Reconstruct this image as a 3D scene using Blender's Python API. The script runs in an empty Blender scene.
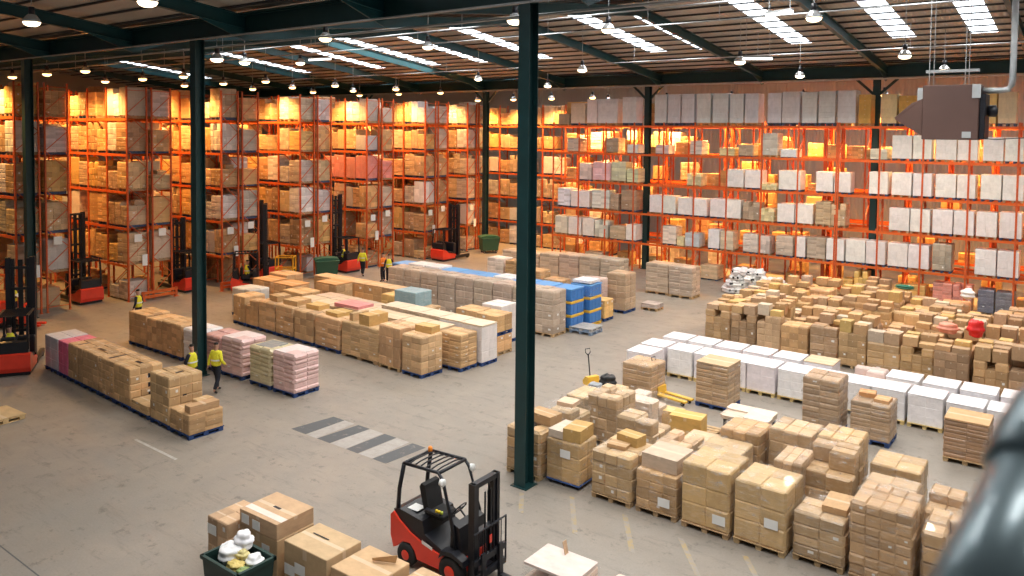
import bpy, bmesh, math, random
from mathutils import Vector, Matrix
RND = random.Random(11)
NEUTRAL_W, WARM_W, DAY_W, WORLD = 170, 2100, 265, .10
SC = bpy.context.scene
COL = SC.collection
PI = math.pi

# ------------------------------------------------------------------ materials
def mat(name):
    m = bpy.data.materials.new(name); m.use_nodes = True
    nt = m.node_tree; b = nt.nodes['Principled BSDF']
    return m, nt, b
def N(nt, t, **kw):
    n = nt.nodes.new(t)
    for k, v in kw.items(): setattr(n, k, v)
    return n
def mth(nt, op, a, b=None, clamp=False):
    n = N(nt, 'ShaderNodeMath', operation=op, use_clamp=clamp)
    for i, x in enumerate((a, b)):
        if x is None: continue
        if isinstance(x, (int, float)): n.inputs[i].default_value = x
        else: nt.links.new(x, n.inputs[i])
    return n.outputs[0]
def mix(nt, fac, a, b, mode='MIX'):
    n = N(nt, 'ShaderNodeMix', data_type='RGBA', blend_type=mode)
    for i, x in ((0, fac), (6, a), (7, b)):
        if isinstance(x, (int, float)): n.inputs[i].default_value = x
        elif isinstance(x, tuple): n.inputs[i].default_value = (*x[:3], 1)
        else: nt.links.new(x, n.inputs[i])
    return n.outputs[2]
def noise(nt, vec, scale, detail=3, rough=.5, w=None):
    n = N(nt, 'ShaderNodeTexNoise', noise_dimensions='4D' if w is not None else '3D')
    n.inputs['Scale'].default_value = scale; n.inputs['Detail'].default_value = detail
    n.inputs['Roughness'].default_value = rough
    if vec is not None: nt.links.new(vec, n.inputs['Vector'])
    if w is not None: nt.links.new(w, n.inputs['W'])
    return n.outputs['Fac']
def ramp(nt, fac, p0, p1):
    n = N(nt, 'ShaderNodeMapRange'); n.inputs[1].default_value = p0; n.inputs[2].default_value = p1
    nt.links.new(fac, n.inputs[0]); return n.outputs[0]
def bump(nt, b, h, strength=.3, dist=.02):
    n = N(nt, 'ShaderNodeBump'); n.inputs['Strength'].default_value = strength; n.inputs['Distance'].default_value = dist
    nt.links.new(h, n.inputs['Height']); nt.links.new(n.outputs[0], b.inputs['Normal'])
def texco(nt): return N(nt, 'ShaderNodeTexCoord').outputs['Object']
def simple(name, col, rough=.5, metal=0, var=.12, scale=4, coat=0):
    m, nt, b = mat(name)
    n = noise(nt, texco(nt), scale, 4)
    f = ramp(nt, n, .3, .7)
    lo = tuple(c*(1-var) for c in col); hi = tuple(min(1, c*(1+var)) for c in col)
    nt.links.new(mix(nt, f, lo, hi), b.inputs['Base Color'])
    b.inputs['Roughness'].default_value = rough; b.inputs['Metallic'].default_value = metal
    b.inputs['Coat Weight'].default_value = coat
    return m
def emis(name, col, s):
    m, nt, b = mat(name)
    b.inputs['Base Color'].default_value = (*col, 1)
    b.inputs['Emission Color'].default_value = (*col, 1); b.inputs['Emission Strength'].default_value = s
    return m
def tinted(name, rough, var=.12, scale=3, coat=0, metal=0, bmp=0):
    """colour comes from the object's own colour"""
    m, nt, b = mat(name)
    oi = N(nt, 'ShaderNodeObjectInfo')
    n = ramp(nt, noise(nt, texco(nt), scale, 4, .6, oi.outputs['Random']), .3, .7)
    g = mth(nt, 'ADD', mth(nt, 'MULTIPLY', n, 2*var), 1-var)
    cmb = N(nt, 'ShaderNodeCombineColor')
    for i in range(3): nt.links.new(g, cmb.inputs[i])
    nt.links.new(mix(nt, 1, oi.outputs['Color'], cmb.outputs[0], 'MULTIPLY'), b.inputs['Base Color'])
    b.inputs['Roughness'].default_value = rough; b.inputs['Coat Weight'].default_value = coat
    b.inputs['Metallic'].default_value = metal
    if bmp: bump(nt, b, n, bmp)
    return m
def carton_material(name, wrapped):
    m, nt, b = mat(name)
    oi = N(nt, 'ShaderNodeObjectInfo'); at = N(nt, 'ShaderNodeAttribute', attribute_name='tone')
    sp = N(nt, 'ShaderNodeSeparateColor'); nt.links.new(at.outputs['Color'], sp.inputs[0])
    tone, rnd, top = sp.outputs
    uvn = N(nt, 'ShaderNodeUVMap'); su = N(nt, 'ShaderNodeSeparateXYZ'); nt.links.new(uvn.outputs[0], su.inputs[0])
    u, v = su.outputs[0], su.outputs[1]
    n = ramp(nt, noise(nt, texco(nt), 5, 4, .6, oi.outputs['Random']), .3, .7)
    g = mth(nt, 'MULTIPLY', mth(nt, 'ADD', mth(nt, 'MULTIPLY', n, .22), .89), mth(nt, 'MULTIPLY', tone, 1.0))
    cmb = N(nt, 'ShaderNodeCombineColor')
    for i in range(3): nt.links.new(g, cmb.inputs[i])
    c = mix(nt, 1, oi.outputs['Color'], cmb.outputs[0], 'MULTIPLY')
    # parcel tape along the lid seam and a short way down the side
    tt = mth(nt, 'MULTIPLY', mth(nt, 'LESS_THAN', mth(nt, 'ABSOLUTE', mth(nt, 'SUBTRACT', v, .5)), .055), top)
    ts = mth(nt, 'MULTIPLY', mth(nt, 'LESS_THAN', mth(nt, 'ABSOLUTE', mth(nt, 'SUBTRACT', u, .5)), .05), mth(nt, 'GREATER_THAN', v, .8))
    ts = mth(nt, 'MULTIPLY', ts, mth(nt, 'SUBTRACT', 1, top))
    tape = mth(nt, 'MAXIMUM', tt, ts)
    c = mix(nt, mth(nt, 'MULTIPLY', tape, .1 if wrapped else .38), c, (.78, .66, .50))
    lab = mth(nt, 'GREATER_THAN', rnd, .9 if wrapped else .82)
    for a_, lo, hi in ((u, .58, .84), (v, .42, .78)):
        lab = mth(nt, 'MULTIPLY', lab, mth(nt, 'MULTIPLY', mth(nt, 'GREATER_THAN', a_, lo), mth(nt, 'LESS_THAN', a_, hi)))
    lab = mth(nt, 'MULTIPLY', lab, mth(nt, 'SUBTRACT', 1, top))
    c = mix(nt, mth(nt, 'MULTIPLY', lab, .85), c, (.8, .8, .78))
    if wrapped:
        mp = N(nt, 'ShaderNodeMapping'); mp.inputs['Scale'].default_value = (3, 3, 14)
        nt.links.new(texco(nt), mp.inputs[0])
        s = ramp(nt, noise(nt, mp.outputs[0], 1.6, 5, .65, oi.outputs['Random']), .5, .8)
        c = mix(nt, mth(nt, 'MULTIPLY', s, .26), c, (.86, .84, .82))
        b.inputs['Roughness'].default_value = .42; b.inputs['Coat Weight'].default_value = .08
        bump(nt, b, s, .35, .02)
    else:
        b.inputs['Roughness'].default_value = .72
    nt.links.new(c, b.inputs['Base Color'])
    return m
M = {}
M['carton'] = carton_material('corrugated board', False)
M['wrapped'] = carton_material('film wrapped board', True)
M['wood'] = tinted('sawn timber', .75, .2, 6)
M['paint'] = tinted('satin paint', .42, .08, 3, .1)
M['plastic'] = tinted('plastic', .5, .08, 5)
M['cloth'] = tinted('cloth', .85, .15, 9, bmp=.2)
M['steel_orange'] = simple('orange rack steel', (.58, .105, .024), .5, 0, .15)
M['beam_orange'] = simple('orange rack beam', (.68, .135, .024), .45, 0, .12)
M['column'] = simple('dark green painted steel', (.008, .040, .042), .45, 0, .15, 2)
M['teal'] = simple('teal painted steel', (.006, .055, .066), .45, 0, .2, 1)
M['black'] = simple('black painted steel', (.010, .011, .016), .4, 0, .2)
M['rubber'] = simple('black rubber', (.013, .013, .014), .8, 0, .2)
M['red'] = simple('red orange truck paint', (.78, .045, .02), .35, 0, .06, 3, .3)
M['galv'] = simple('galvanised steel', (.42, .44, .45), .45, .4, .12)
M['white'] = simple('white card', (.8, .8, .78), .6, 0, .04)
M['brown_metal'] = simple('brown painted sheet steel', (.105, .058, .048), .5, 0, .08, 1)
M['grey_panel'] = simple('grey panel', (.42, .44, .45), .5, 0, .08)
M['skin'] = simple('skin', (.50, .27, .19), .55, 0, .06)
M['purlin'] = simple('painted purlin steel', (.045, .045, .048), .5, 0, .15)
M['lens'] = emis('lamp lens glow', (1, .80, .52), 6)
M['lens_warm'] = emis('warm lamp lens glow', (1, .62, .25), 7)
M['tube'] = emis('fluorescent tube glow', (1, .97, .9), 3)
M['sky'] = emis('daylight roof panel', (.88, .95, 1), 6.0)
M['glass'] = simple('lamp glass reflector', (.55, .57, .58), .2, .6, .05)
# film
m, nt, b = mat('clear stretch film'); M['film'] = m
oi = N(nt, 'ShaderNodeObjectInfo')
mp = N(nt, 'ShaderNodeMapping'); mp.inputs['Scale'].default_value = (2, 2, 7); nt.links.new(texco(nt), mp.inputs[0])
nf = noise(nt, mp.outputs[0], 1.7, 6, .7, oi.outputs['Random'])
b.inputs['Base Color'].default_value = (.9, .88, .86, 1); b.inputs['Roughness'].default_value = .45
nt.links.new(mth(nt, 'ADD', mth(nt, 'MULTIPLY', ramp(nt, nf, .54, .76), .55), .02), b.inputs['Alpha'])  # white alpha streaks show film folds and also imitate glare
bump(nt, b, nf, .6, .03)
# concrete floor
m, nt, b = mat('worn concrete'); M['concrete'] = m
tc = texco(nt)
big = ramp(nt, noise(nt, tc, .13, 5, .6), .35, .65)
med = ramp(nt, noise(nt, tc, .9, 6, .65), .3, .7)
c = mix(nt, big, (.225, .197, .163), (.315, .262, .212))
c = mix(nt, mth(nt, 'MULTIPLY', med, .55), c, (.225, .208, .187))
mp = N(nt, 'ShaderNodeMapping'); mp.inputs['Scale'].default_value = (.35, 2.2, 1); mp.inputs['Rotation'].default_value = (0, 0, .25); nt.links.new(tc, mp.inputs[0])
st = ramp(nt, noise(nt, mp.outputs[0], 1.5, 8, .78), .54, .68)
c = mix(nt, mth(nt, 'MULTIPLY', st, .6), c, (.115, .105, .095))
sp_ = ramp(nt, noise(nt, tc, 2.1, 8, .78), .56, .64)
c = mix(nt, mth(nt, 'MULTIPLY', sp_, .7), c, (.10, .09, .08))
fine = ramp(nt, noise(nt, tc, 22, 4, .7), .35, .7)
c = mix(nt, mth(nt, 'MULTIPLY', fine, .22), c, (.40, .37, .33))
nt.links.new(c, b.inputs['Base Color'])
nt.links.new(mth(nt, 'ADD', mth(nt, 'MULTIPLY', med, .2), .42), b.inputs['Roughness'])
bump(nt, b, fine, .15, .01)
# roof sheet
m, nt, b = mat('corrugated roof sheet'); M['roof'] = m
w = N(nt, 'ShaderNodeTexWave', bands_direction='X'); w.inputs['Scale'].default_value = 1.6; nt.links.new(texco(nt), w.inputs['Vector'])
n = noise(nt, texco(nt), .4, 4)
nt.links.new(mix(nt, ramp(nt, n, .3, .7), (.40, .385, .36), (.52, .50, .46)), b.inputs['Base Color'])
b.inputs['Roughness'].default_value = .5; bump(nt, b, w.outputs['Fac'], .5, .05)
# wall sheet
m, nt, b = mat('profiled wall sheet'); M['wall'] = m
w = N(nt, 'ShaderNodeTexWave', bands_direction='X'); w.inputs['Scale'].default_value = 1.2; nt.links.new(texco(nt), w.inputs['Vector'])
b.inputs['Base Color'].default_value = (.42, .38, .32, 1); b.inputs['Roughness'].default_value = .6; bump(nt, b, w.outputs['Fac'], .5, .05)
# floor paint
def worn(name, col, lo=.42, hi=.62):
    m, nt, b = mat(name)
    f = ramp(nt, noise(nt, texco(nt), 4, 6, .7), lo, hi)
    nt.links.new(mix(nt, f, (.31, .28, .25), col), b.inputs['Base Color']); b.inputs['Roughness'].default_value = .6
    return m
M['mark_dark'] = worn('worn dark floor paint', (.085, .09, .095), .2, .42)
M['mark_yellow'] = worn('worn yellow floor paint', (.46, .31, .08), .45, .70)
M['mark_pale'] = worn('worn pale floor paint', (.50, .47, .43), .3, .55)
M['mark_gap'] = worn('worn floor paint between stripes', (.40, .37, .34), .3, .6)
M['joint'] = simple('joint filler', (.10, .10, .10), .8)

# ------------------------------------------------------------------ mesh builder
class MB:
    def __init__(s): s.v = []; s.f = []; s.m = []; s.uv = []; s.c = []
    def add(s, pts, faces, mat=0, tone=None):
        o = len(s.v); s.v += [tuple(p) for p in pts]
        for f in faces:
            s.f.append([i+o for i in f]); s.m.append(mat); s.uv.append(None); s.c.append(tone)
        return o
    def box(s, x0, x1, y0, y1, z0, z1, mat=0, ch=0):
        if ch:
            c = ch; P = []; idx = {}
            for i in (0, 1):
                for j in (0, 1):
                    for k in (0, 1):
                        X, Y, Z = (x0, x1)[i], (y0, y1)[j], (z0, z1)[k]
                        sx, sy, sz = (c, -c)[i], (c, -c)[j], (c, -c)[k]
                        for a, p in enumerate(((X, Y+sy, Z+sz), (X+sx, Y, Z+sz), (X+sx, Y+sy, Z))):
                            idx[(i, j, k, a)] = len(P); P.append(p)
            F = []
            for a, (p, q) in enumerate(((1, 2), (0, 2), (0, 1))):
                for e in (0, 1):
                    def key(u, w):
                        t = [0, 0, 0]; t[a] = e; t[p] = u; t[q] = w; return idx[(*t, a)]
                    F.append([key(0, 0), key(1, 0), key(1, 1), key(0, 1)])
            for a in range(3):                       # edges along axis a
                p, q = [t for t in range(3) if t != a]
                for u in (0, 1):
                    for w in (0, 1):
                        def kk(e, n):
                            t = [0, 0, 0]; t[a] = e; t[p] = u; t[q] = w; return idx[(*t, n)]
                        F.append([kk(0, p), kk(1, p), kk(1, q), kk(0, q)])
            for i in (0, 1):
                for j in (0, 1):
                    for k in (0, 1): F.append([idx[(i, j, k, a)] for a in range(3)])
            return s.add(P, F, mat)
        P = [(x, y, z) for x in (x0, x1) for y in (y0, y1) for z in (z0, z1)]
        s.add(P, [(0, 1, 3, 2), (4, 6, 7, 5), (0, 4, 5, 1), (2, 3, 7, 6), (0, 2, 6, 4), (1, 5, 7, 3)], mat)
    def bar(s, p, q, w, h=None, mat=0, up=(0, 0, 1)):
        h = h or w; p = Vector(p); q = Vector(q); d = (q-p).normalized(); up = Vector(up)
        if abs(d.dot(up)) > .98: up = Vector((0, 1, 0))
        a = d.cross(up).normalized(); b = a.cross(d)
        P = [e + a*sx*w/2 + b*sy*h/2 for e in (p, q) for sx, sy in ((-1, -1), (1, -1), (1, 1), (-1, 1))]
        s.add(P, [(3, 2, 1, 0), (4, 5, 6, 7)] + [(i, (i+1) % 4, (i+1) % 4+4, i+4) for i in range(4)], mat)
    def tube(s, pts, r, n=8, mat=0, cap=True):
        pts = [Vector(p) for p in pts]; rs = r if isinstance(r, (list, tuple)) else [r]*len(pts); P = []
        for i, p in enumerate(pts):
            d = (pts[min(i+1, len(pts)-1)] - pts[max(i-1, 0)]).normalized()
            up = Vector((0, 0, 1)) if abs(d.z) < .95 else Vector((0, 1, 0))
            a = d.cross(up).normalized(); b = a.cross(d)
            P += [p + (a*math.cos(t)+b*math.sin(t))*rs[i] for t in (2*PI*k/n for k in range(n))]
        F = [(i*n+k, i*n+(k+1) % n, (i+1)*n+(k+1) % n, (i+1)*n+k) for i in range(len(pts)-1) for k in range(n)]
        if cap: F += [tuple(range(n-1, -1, -1)), tuple(range((len(pts)-1)*n, len(pts)*n))]
        s.add(P, F, mat)
    def lathe(s, prof, n=16, c=(0, 0, 0), axis='z', mat=0):
        P = []
        for r, h in prof:
            for k in range(n):
                t = 2*PI*k/n; a, b = r*math.cos(t), r*math.sin(t)
                P.append({'z': (c[0]+a, c[1]+b, c[2]+h), 'y': (c[0]+a, c[1]+h, c[2]+b), 'x': (c[0]+h, c[1]+a, c[2]+b)}[axis])
        m = len(prof)
        F = [(i*n+k, i*n+(k+1) % n, (i+1)*n+(k+1) % n, (i+1)*n+k) for i in range(m-1) for k in range(n)]
        F += [tuple(range(n-1, -1, -1)), tuple(range((m-1)*n, m*n))]
        s.add(P, F, mat)
    def prism(s, poly, a0, a1, axis='y', mat=0):
        """polygon in the plane across axis, extruded a0..a1"""
        def pt(u, v, a): return {'y': (u, a, v), 'x': (a, u, v), 'z': (u, v, a)}[axis]
        n = len(poly); P = [pt(u, v, a0) for u, v in poly] + [pt(u, v, a1) for u, v in poly]
        s.add(P, [tuple(range(n-1, -1, -1)), tuple(range(n, 2*n))] + [(i, (i+1) % n, (i+1) % n+n, i+n) for i in range(n)], mat)
    def mesh(s, name, mats, smooth=False):
        me = bpy.data.meshes.new(name); me.from_pydata(s.v, [], s.f)
        for m_ in mats: me.materials.append(M[m_] if isinstance(m_, str) else m_)
        me.polygons.foreach_set('material_index', s.m)
        if any(c is not None for c in s.c):
            ca = me.color_attributes.new('tone', 'FLOAT_COLOR', 'CORNER'); ul = me.uv_layers.new(name='UVMap')
            li = 0
            for f, c, uv in zip(s.f, s.c, s.uv):
                for k in range(len(f)):
                    ca.data[li].color = (*(c or (1, 0, 0)), 1); ul.data[li].uv = uv[k] if uv else (.02, .02); li += 1
        if smooth: me.polygons.foreach_set('use_smooth', [True]*len(s.f))
        bm = bmesh.new(); bm.from_mesh(me); bmesh.ops.recalc_face_normals(bm, faces=bm.faces); bm.to_mesh(me); bm.free()
        me.update(); return me
    def build(s, name, mats, parent=None, smooth=False, color=None):
        return put(name, s.mesh(name, mats if isinstance(mats, (list, tuple)) else [mats], smooth), parent, color=color)
def put(name, me, parent=None, loc=(0, 0, 0), rz=0, scale=None, color=None, mat_=None):
    o = bpy.data.objects.new(name, me); COL.objects.link(o); o.location = loc; o.rotation_euler = (0, 0, rz)
    if scale: o.scale = scale
    if color: o.color = (*color, 1)
    if mat_:
        o.material_slots[0].link = 'OBJECT'; o.material_slots[0].material = M[mat_]
    if parent: o.parent = parent
    return o
def thing(name, label, cat, loc=(0, 0, 0), rz=0, group=None):
    o = bpy.data.objects.new(name, None); COL.objects.link(o); o.location = loc; o.rotation_euler = (0, 0, rz)
    o.empty_display_size = .2
    return tag(o, label, cat, group)
def tag(o, label, cat, group=None, kind=None):
    o['label'] = label; o['category'] = cat
    if group: o['group'] = group
    if kind: o['kind'] = kind
    return o
def struct(o, label=None):
    o['kind'] = 'structure'
    if label: o['label'] = label
    return o
ORD = ['first', 'second', 'third', 'fourth', 'fifth', 'sixth', 'seventh', 'eighth', 'ninth', 'tenth', 'eleventh', 'twelfth', 'thirteenth', 'fourteenth', 'fifteenth', 'sixteenth', 'seventeenth', 'eighteenth', 'nineteenth', 'twentieth']
def shade(c, r=.12, rnd=RND):
    k = 1+rnd.uniform(-r, r); return tuple(min(1, max(0, x*k*(1+rnd.uniform(-.03, .03)))) for x in c)
TAN = (.60, .375, .185); BROWN = (.42, .265, .145); YELLOW = (.66, .42, .15); GREYB = (.47, .385, .305); WHITE = (.80, .77, .76); GREY = (.50, .50, .52)
KRAFT = (.53, .33, .165)
PBLUE = (.022, .06, .19); PWOOD = (.50, .34, .18); PYEL = (.80, .48, .06)

# ------------------------------------------------------------------ camera
H = 9.0
f_, cy_, yaw, pit, rol = 794., 169., .646, .04565, .00983
fw = Vector((-math.sin(yaw)*math.cos(pit), math.cos(yaw)*math.cos(pit), -math.sin(pit)))
rr = Vector((math.cos(yaw), math.sin(yaw), 0)); uu = rr.cross(fw)
RR = rr*math.cos(rol)+uu*math.sin(rol); UU = -rr*math.sin(rol)+uu*math.cos(rol)
cam = bpy.data.cameras.new('camera'); co = bpy.data.objects.new('camera', cam); COL.objects.link(co)
mw = Matrix((RR, UU, -fw)).transposed().to_4x4(); mw.translation = (0, 0, H); co.matrix_world = mw
cam.sensor_fit = 'HORIZONTAL'; cam.sensor_width = 36; cam.lens = f_/1024*36; cam.shift_y = -(288-cy_)/1024
cam.clip_end = 300; cam.clip_start = .05
cam.dof.use_dof = True; cam.dof.focus_distance = 24; cam.dof.aperture_fstop = 2.6
SC.camera = co
SC.view_settings.view_transform = 'Standard'; SC.view_settings.look = 'None'; SC.view_settings.gamma = 1
SC.view_settings.use_curve_mapping = False; SC.view_settings.exposure = EXPOSURE = -0.12

# ------------------------------------------------------------------ building
XL, XR = -82, 14
V1, RG, V2, RG2, V0 = 16.1, 31.5, 47.0, 62.4, .7
ZV, ZR = 13.05, 14.85
def roof_z(y):
    for a, b in ((V0-15.4, V0), (V0, V1), (V1, RG), (RG, V2), (V2, RG2), (RG2, RG2+8)):
        if a <= y <= b:
            up = a in (V1, V2)
            t = (y-a)/15.4
            return ZV+(ZR-ZV)*(t if up else 1-t)
    return ZV
b_ = MB(); b_.box(XL, XR, -6, 70, -.3, 0); struct(b_.build('floor', 'concrete'), 'worn grey concrete warehouse floor')
SK_FAR = [-66, -52, -43.5, -38.0, -33.5, -28.6, -20.8, -17.8, -12.8, -8.0, -4.7, .4, 4.8]
def slope(name, y0, y1, lab):
    """roof slope with openings for the daylight strips"""
    b = MB(); w = .52; SK_ = {'roof_slope_front': [x for x in SK_FAR if x > -19], 'roof_slope_rising': [x for x in SK_FAR if x > -30]}.get(name, SK_FAR); ya, yb = y0+(y1-y0)*.06, y0+(y1-y0)*.64
    if y1-y0 < 12: ya, yb = y0+2, y1-.5
    if name in ('roof_slope_middle', 'roof_slope_back'): ya, yb = (y0+.5, y0+9.9)
    if name == 'roof_slope_front': ya, yb = (y0+4, y1-2)  # front slope strips lie out of view, added to light the foreground
    xs = [XL] + [e for x in SK_ for e in (x-w, x+w)] + [XR]; ys = [y0, ya, yb, y1]; T = .05
    for j in range(3):
        for i in range(len(xs)-1):
            if j == 1 and i % 2 == 1: continue
            P = [(x, y, roof_z(y)+t) for t in (0, T) for x, y in ((xs[i], ys[j]), (xs[i+1], ys[j]), (xs[i+1], ys[j+1]), (xs[i], ys[j+1]))]
            b.add(P, [(0, 1, 2, 3), (4, 5, 6, 7)], 0)
    struct(b.build(name, 'roof'), lab)
    for x in SK_:
        s_ = MB(); P = [(xx, yy, roof_z(yy)+t) for t in (.005, .03) for xx, yy in ((x-w, ya), (x+w, ya), (x+w, yb), (x-w, yb))]
        s_.add(P, [(3, 2, 1, 0), (4, 5, 6, 7), (0, 1, 5, 4), (1, 2, 6, 5), (2, 3, 7, 6), (3, 0, 4, 7)])
        struct(s_.build('skylight', 'sky'), 'translucent daylight strip in the roof')
E_ = .0005
slope('roof_slope_front', V0+E_, V1-E_, 'corrugated roof underside near the camera')
slope('roof_slope_rising', V1+E_, RG-E_, 'corrugated roof underside rising to the ridge')
slope('roof_slope_middle', RG+E_, V2-E_, 'corrugated roof underside falling to the far valley')
slope('roof_slope_back', V2+E_, RG2-E_, 'corrugated roof underside above the far racks')
# purlins
for y0, y1 in ((V0, V1), (V1, RG), (RG, V2), (V2, RG2)):
    n = 14
    for k in range(n):
        y = y0+(k+.5)*(y1-y0)/n; z = roof_z(y)
        b = MB(); b.box(XL, XR, y-.025, y+.025, z-.075, z-.01); b.box(XL, XR, y-.025, y+.04, z-.085, z-.075)
        struct(b.build('purlin', 'purlin'), 'thin steel purlin carrying the roof sheets')
# rafters
RX = [-3.2, -9.95, -16.8, -23.45, -30.9, -38.2, -45, -52, -59, -66, -73]
def ibeam(b, p, q, h, w, mat=0):
    p = Vector(p); q = Vector(q); up = Vector((0, 0, 1))
    b.bar(p, q, .03, h, mat); b.bar(p+up*h/2, q+up*h/2, w, .03, mat); b.bar(p-up*h/2, q-up*h/2, w, .03, mat)
for x in RX:
    for y0, y1 in ((V0, V1), (V1, RG), (RG, V2), (V2, RG2)):
        b = MB(); d = .43
        ibeam(b, (x, y0, roof_z(y0+E_)-d), (x, y1, roof_z(y1-E_)-d), .42, .20)
        yv = y0 if roof_z(y0+.1) < roof_z(y1-.1) else y1; sg = 1 if yv == y0 else -1
        P = [(x-.02, yv, ZV-.65), (x-.02, yv+sg*1.8, roof_z(yv+sg*1.8)-.65), (x-.02, yv, ZV-1.05)]
        P += [(a+.04, bb, c) for a, bb, c in P]
        b.add(P, [(0, 1, 2), (5, 4, 3), (0, 3, 4, 1), (1, 4, 5, 2), (2, 5, 3, 0)])
        struct(b.build('roof_rafter', 'teal'), 'teal steel roof rafter with haunched end')
# valley beams
for y in (V1, V2+.05):
    b = MB(); ibeam(b, (XL, y, ZV-.50), (XR, y, ZV-.50), .62, .26); b.box(XL, XR, y-.35, y+.35, ZV-.17, ZV-.15)
    struct(b.build('valley_beam', 'column'), 'dark steel valley beam under the roof gutter')
for x0, y, z, r, lab in ((XL, V2-.5, 12.12, .05, 'pale pipe along the far valley beam'), (XL, V1+.55, 12.0, .035, 'thin pipe along the near valley beam'), (XL, V1-.5, 12.15, .03, 'thin conduit on the near side of valley beam')):
    b = MB(); b.tube([(x0, y, z), (XR, y, z)], r, 8); struct(b.build('roof_pipe', 'galv'), lab)
# columns
COLS = [(-11.69, 16.14, 'nearest dark green column in front of the stacks'), (-26.38, 16.1, 'dark green column behind the two standing workers'), (-40.6, 16.1, 'dark green column beside the order picker'),
        (-10.5, 47.55, 'dark column inside the long far rack'), (-24.6, 47.55, 'dark column at left part of far rack'), (-38.4, 47.55, 'thin dark column among the left racks'), (-52, 47.55, 'dark column deep among the left racks'), (-52, 15.9, 'dark column beyond the left racks'), (2.2, 16.1, 'dark column beyond the right edge'), (3.6, 47.55, 'dark column at the far right of the rack')]
for x, y, lab in COLS:
    b = MB(); w, d = .17, .17
    top = ZV-.82
    b.box(x-.012, x+.012, y-d, y+d, 0, top); b.box(x-w, x+w, y-d-.02, y-d, 0, top); b.box(x-w, x+w, y+d, y+d+.02, 0, top)
    b.box(x-.25, x+.25, y-.25, y+.25, 0, .025)
    for sx in ((-1, 1) if y > 40 else ()):
        b.bar((x+sx*.15, y, top-.9), (x+sx*1.1, y, top-.02), .1, .14)
    struct(b.build('column', 'column'), lab)
# walls
def wall(name, x0, x1, y0, y1, lab):
    b = MB(); b.box(x0, x1, y0, y1, 0, 15.2); struct(b.build(name, 'wall'), lab)
wall('wall_back', XL, XR, 62.5, 62.7, 'profiled sheet wall behind the far racks')
wall('wall_left', XL-.2, XL, -6, 62.5, 'profiled sheet wall beyond the left racks')

# floor markings
def slab(name, pts, mk, lab, h=.004):
    b = MB(); n = len(pts); P = [(x, y, 0.001) for x, y in pts]+[(x, y, h) for x, y in pts]
    b.add(P, [tuple(range(n-1, -1, -1)), tuple(range(n, 2*n))]+[(i, (i+1) % n, (i+1) % n+n, i+n) for i in range(n)])
    return struct(b.build(name, mk), lab)
zb = [(-19.47, -18.79, -18.76, -19.27), (-18.26, -17.7, -17.6, -18.12), (-17.0, -16.52, -16.49, -16.97), (-15.92, -15.40, -15.30, -15.82)]
for i, (a, b2, c, d) in enumerate(zb):
    slab('crossing_stripe', [(a, 14.87), (b2, 14.87), (c, 16.34), (d, 16.34)], 'mark_dark', f'{ORD[i]} dark stripe of the floor crossing')
for i, (a, c) in enumerate(((-18.79, -18.26), (-17.7, -17.0), (-16.5, -15.92))):
    slab('crossing_gap', [(a+.02, 14.87), (c-.02, 14.87), (c-.03, 16.34), (a+.04, 16.34)], 'mark_gap', f'{ORD[i]} pale stripe of the floor crossing', .003)
for i, (xa, ya, xb, yb) in enumerate(((-11.47, 15.75, -10.86, 14.89), (-10.36, 16.34, -9.32, 14.85), (-8.87, 16.33, -7.93, 14.95), (-7.37, 16.15, -6.42, 14.96), (-5.95, 16.31, -4.9, 14.9))):
    slab('yellow_line', [(xa-.07, ya), (xb-.07, yb), (xb+.07, yb), (xa+.07, ya)], 'mark_yellow', f'{ORD[i]} faded yellow floor line before the wrapped stacks')
slab('white_line', [(-22.31, 11.52), (-20.07, 11.49), (-20.07, 11.57), (-22.31, 11.60)], 'mark_pale', 'short faded white line on the floor')
for y, x0, x1 in ((6.74, -40, -5),):
    slab('floor_joint', [(x0, y), (x1, y), (x1, y+.03), (x0, y+.03)], 'joint', 'thin dark joint in the concrete', .002)

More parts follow.
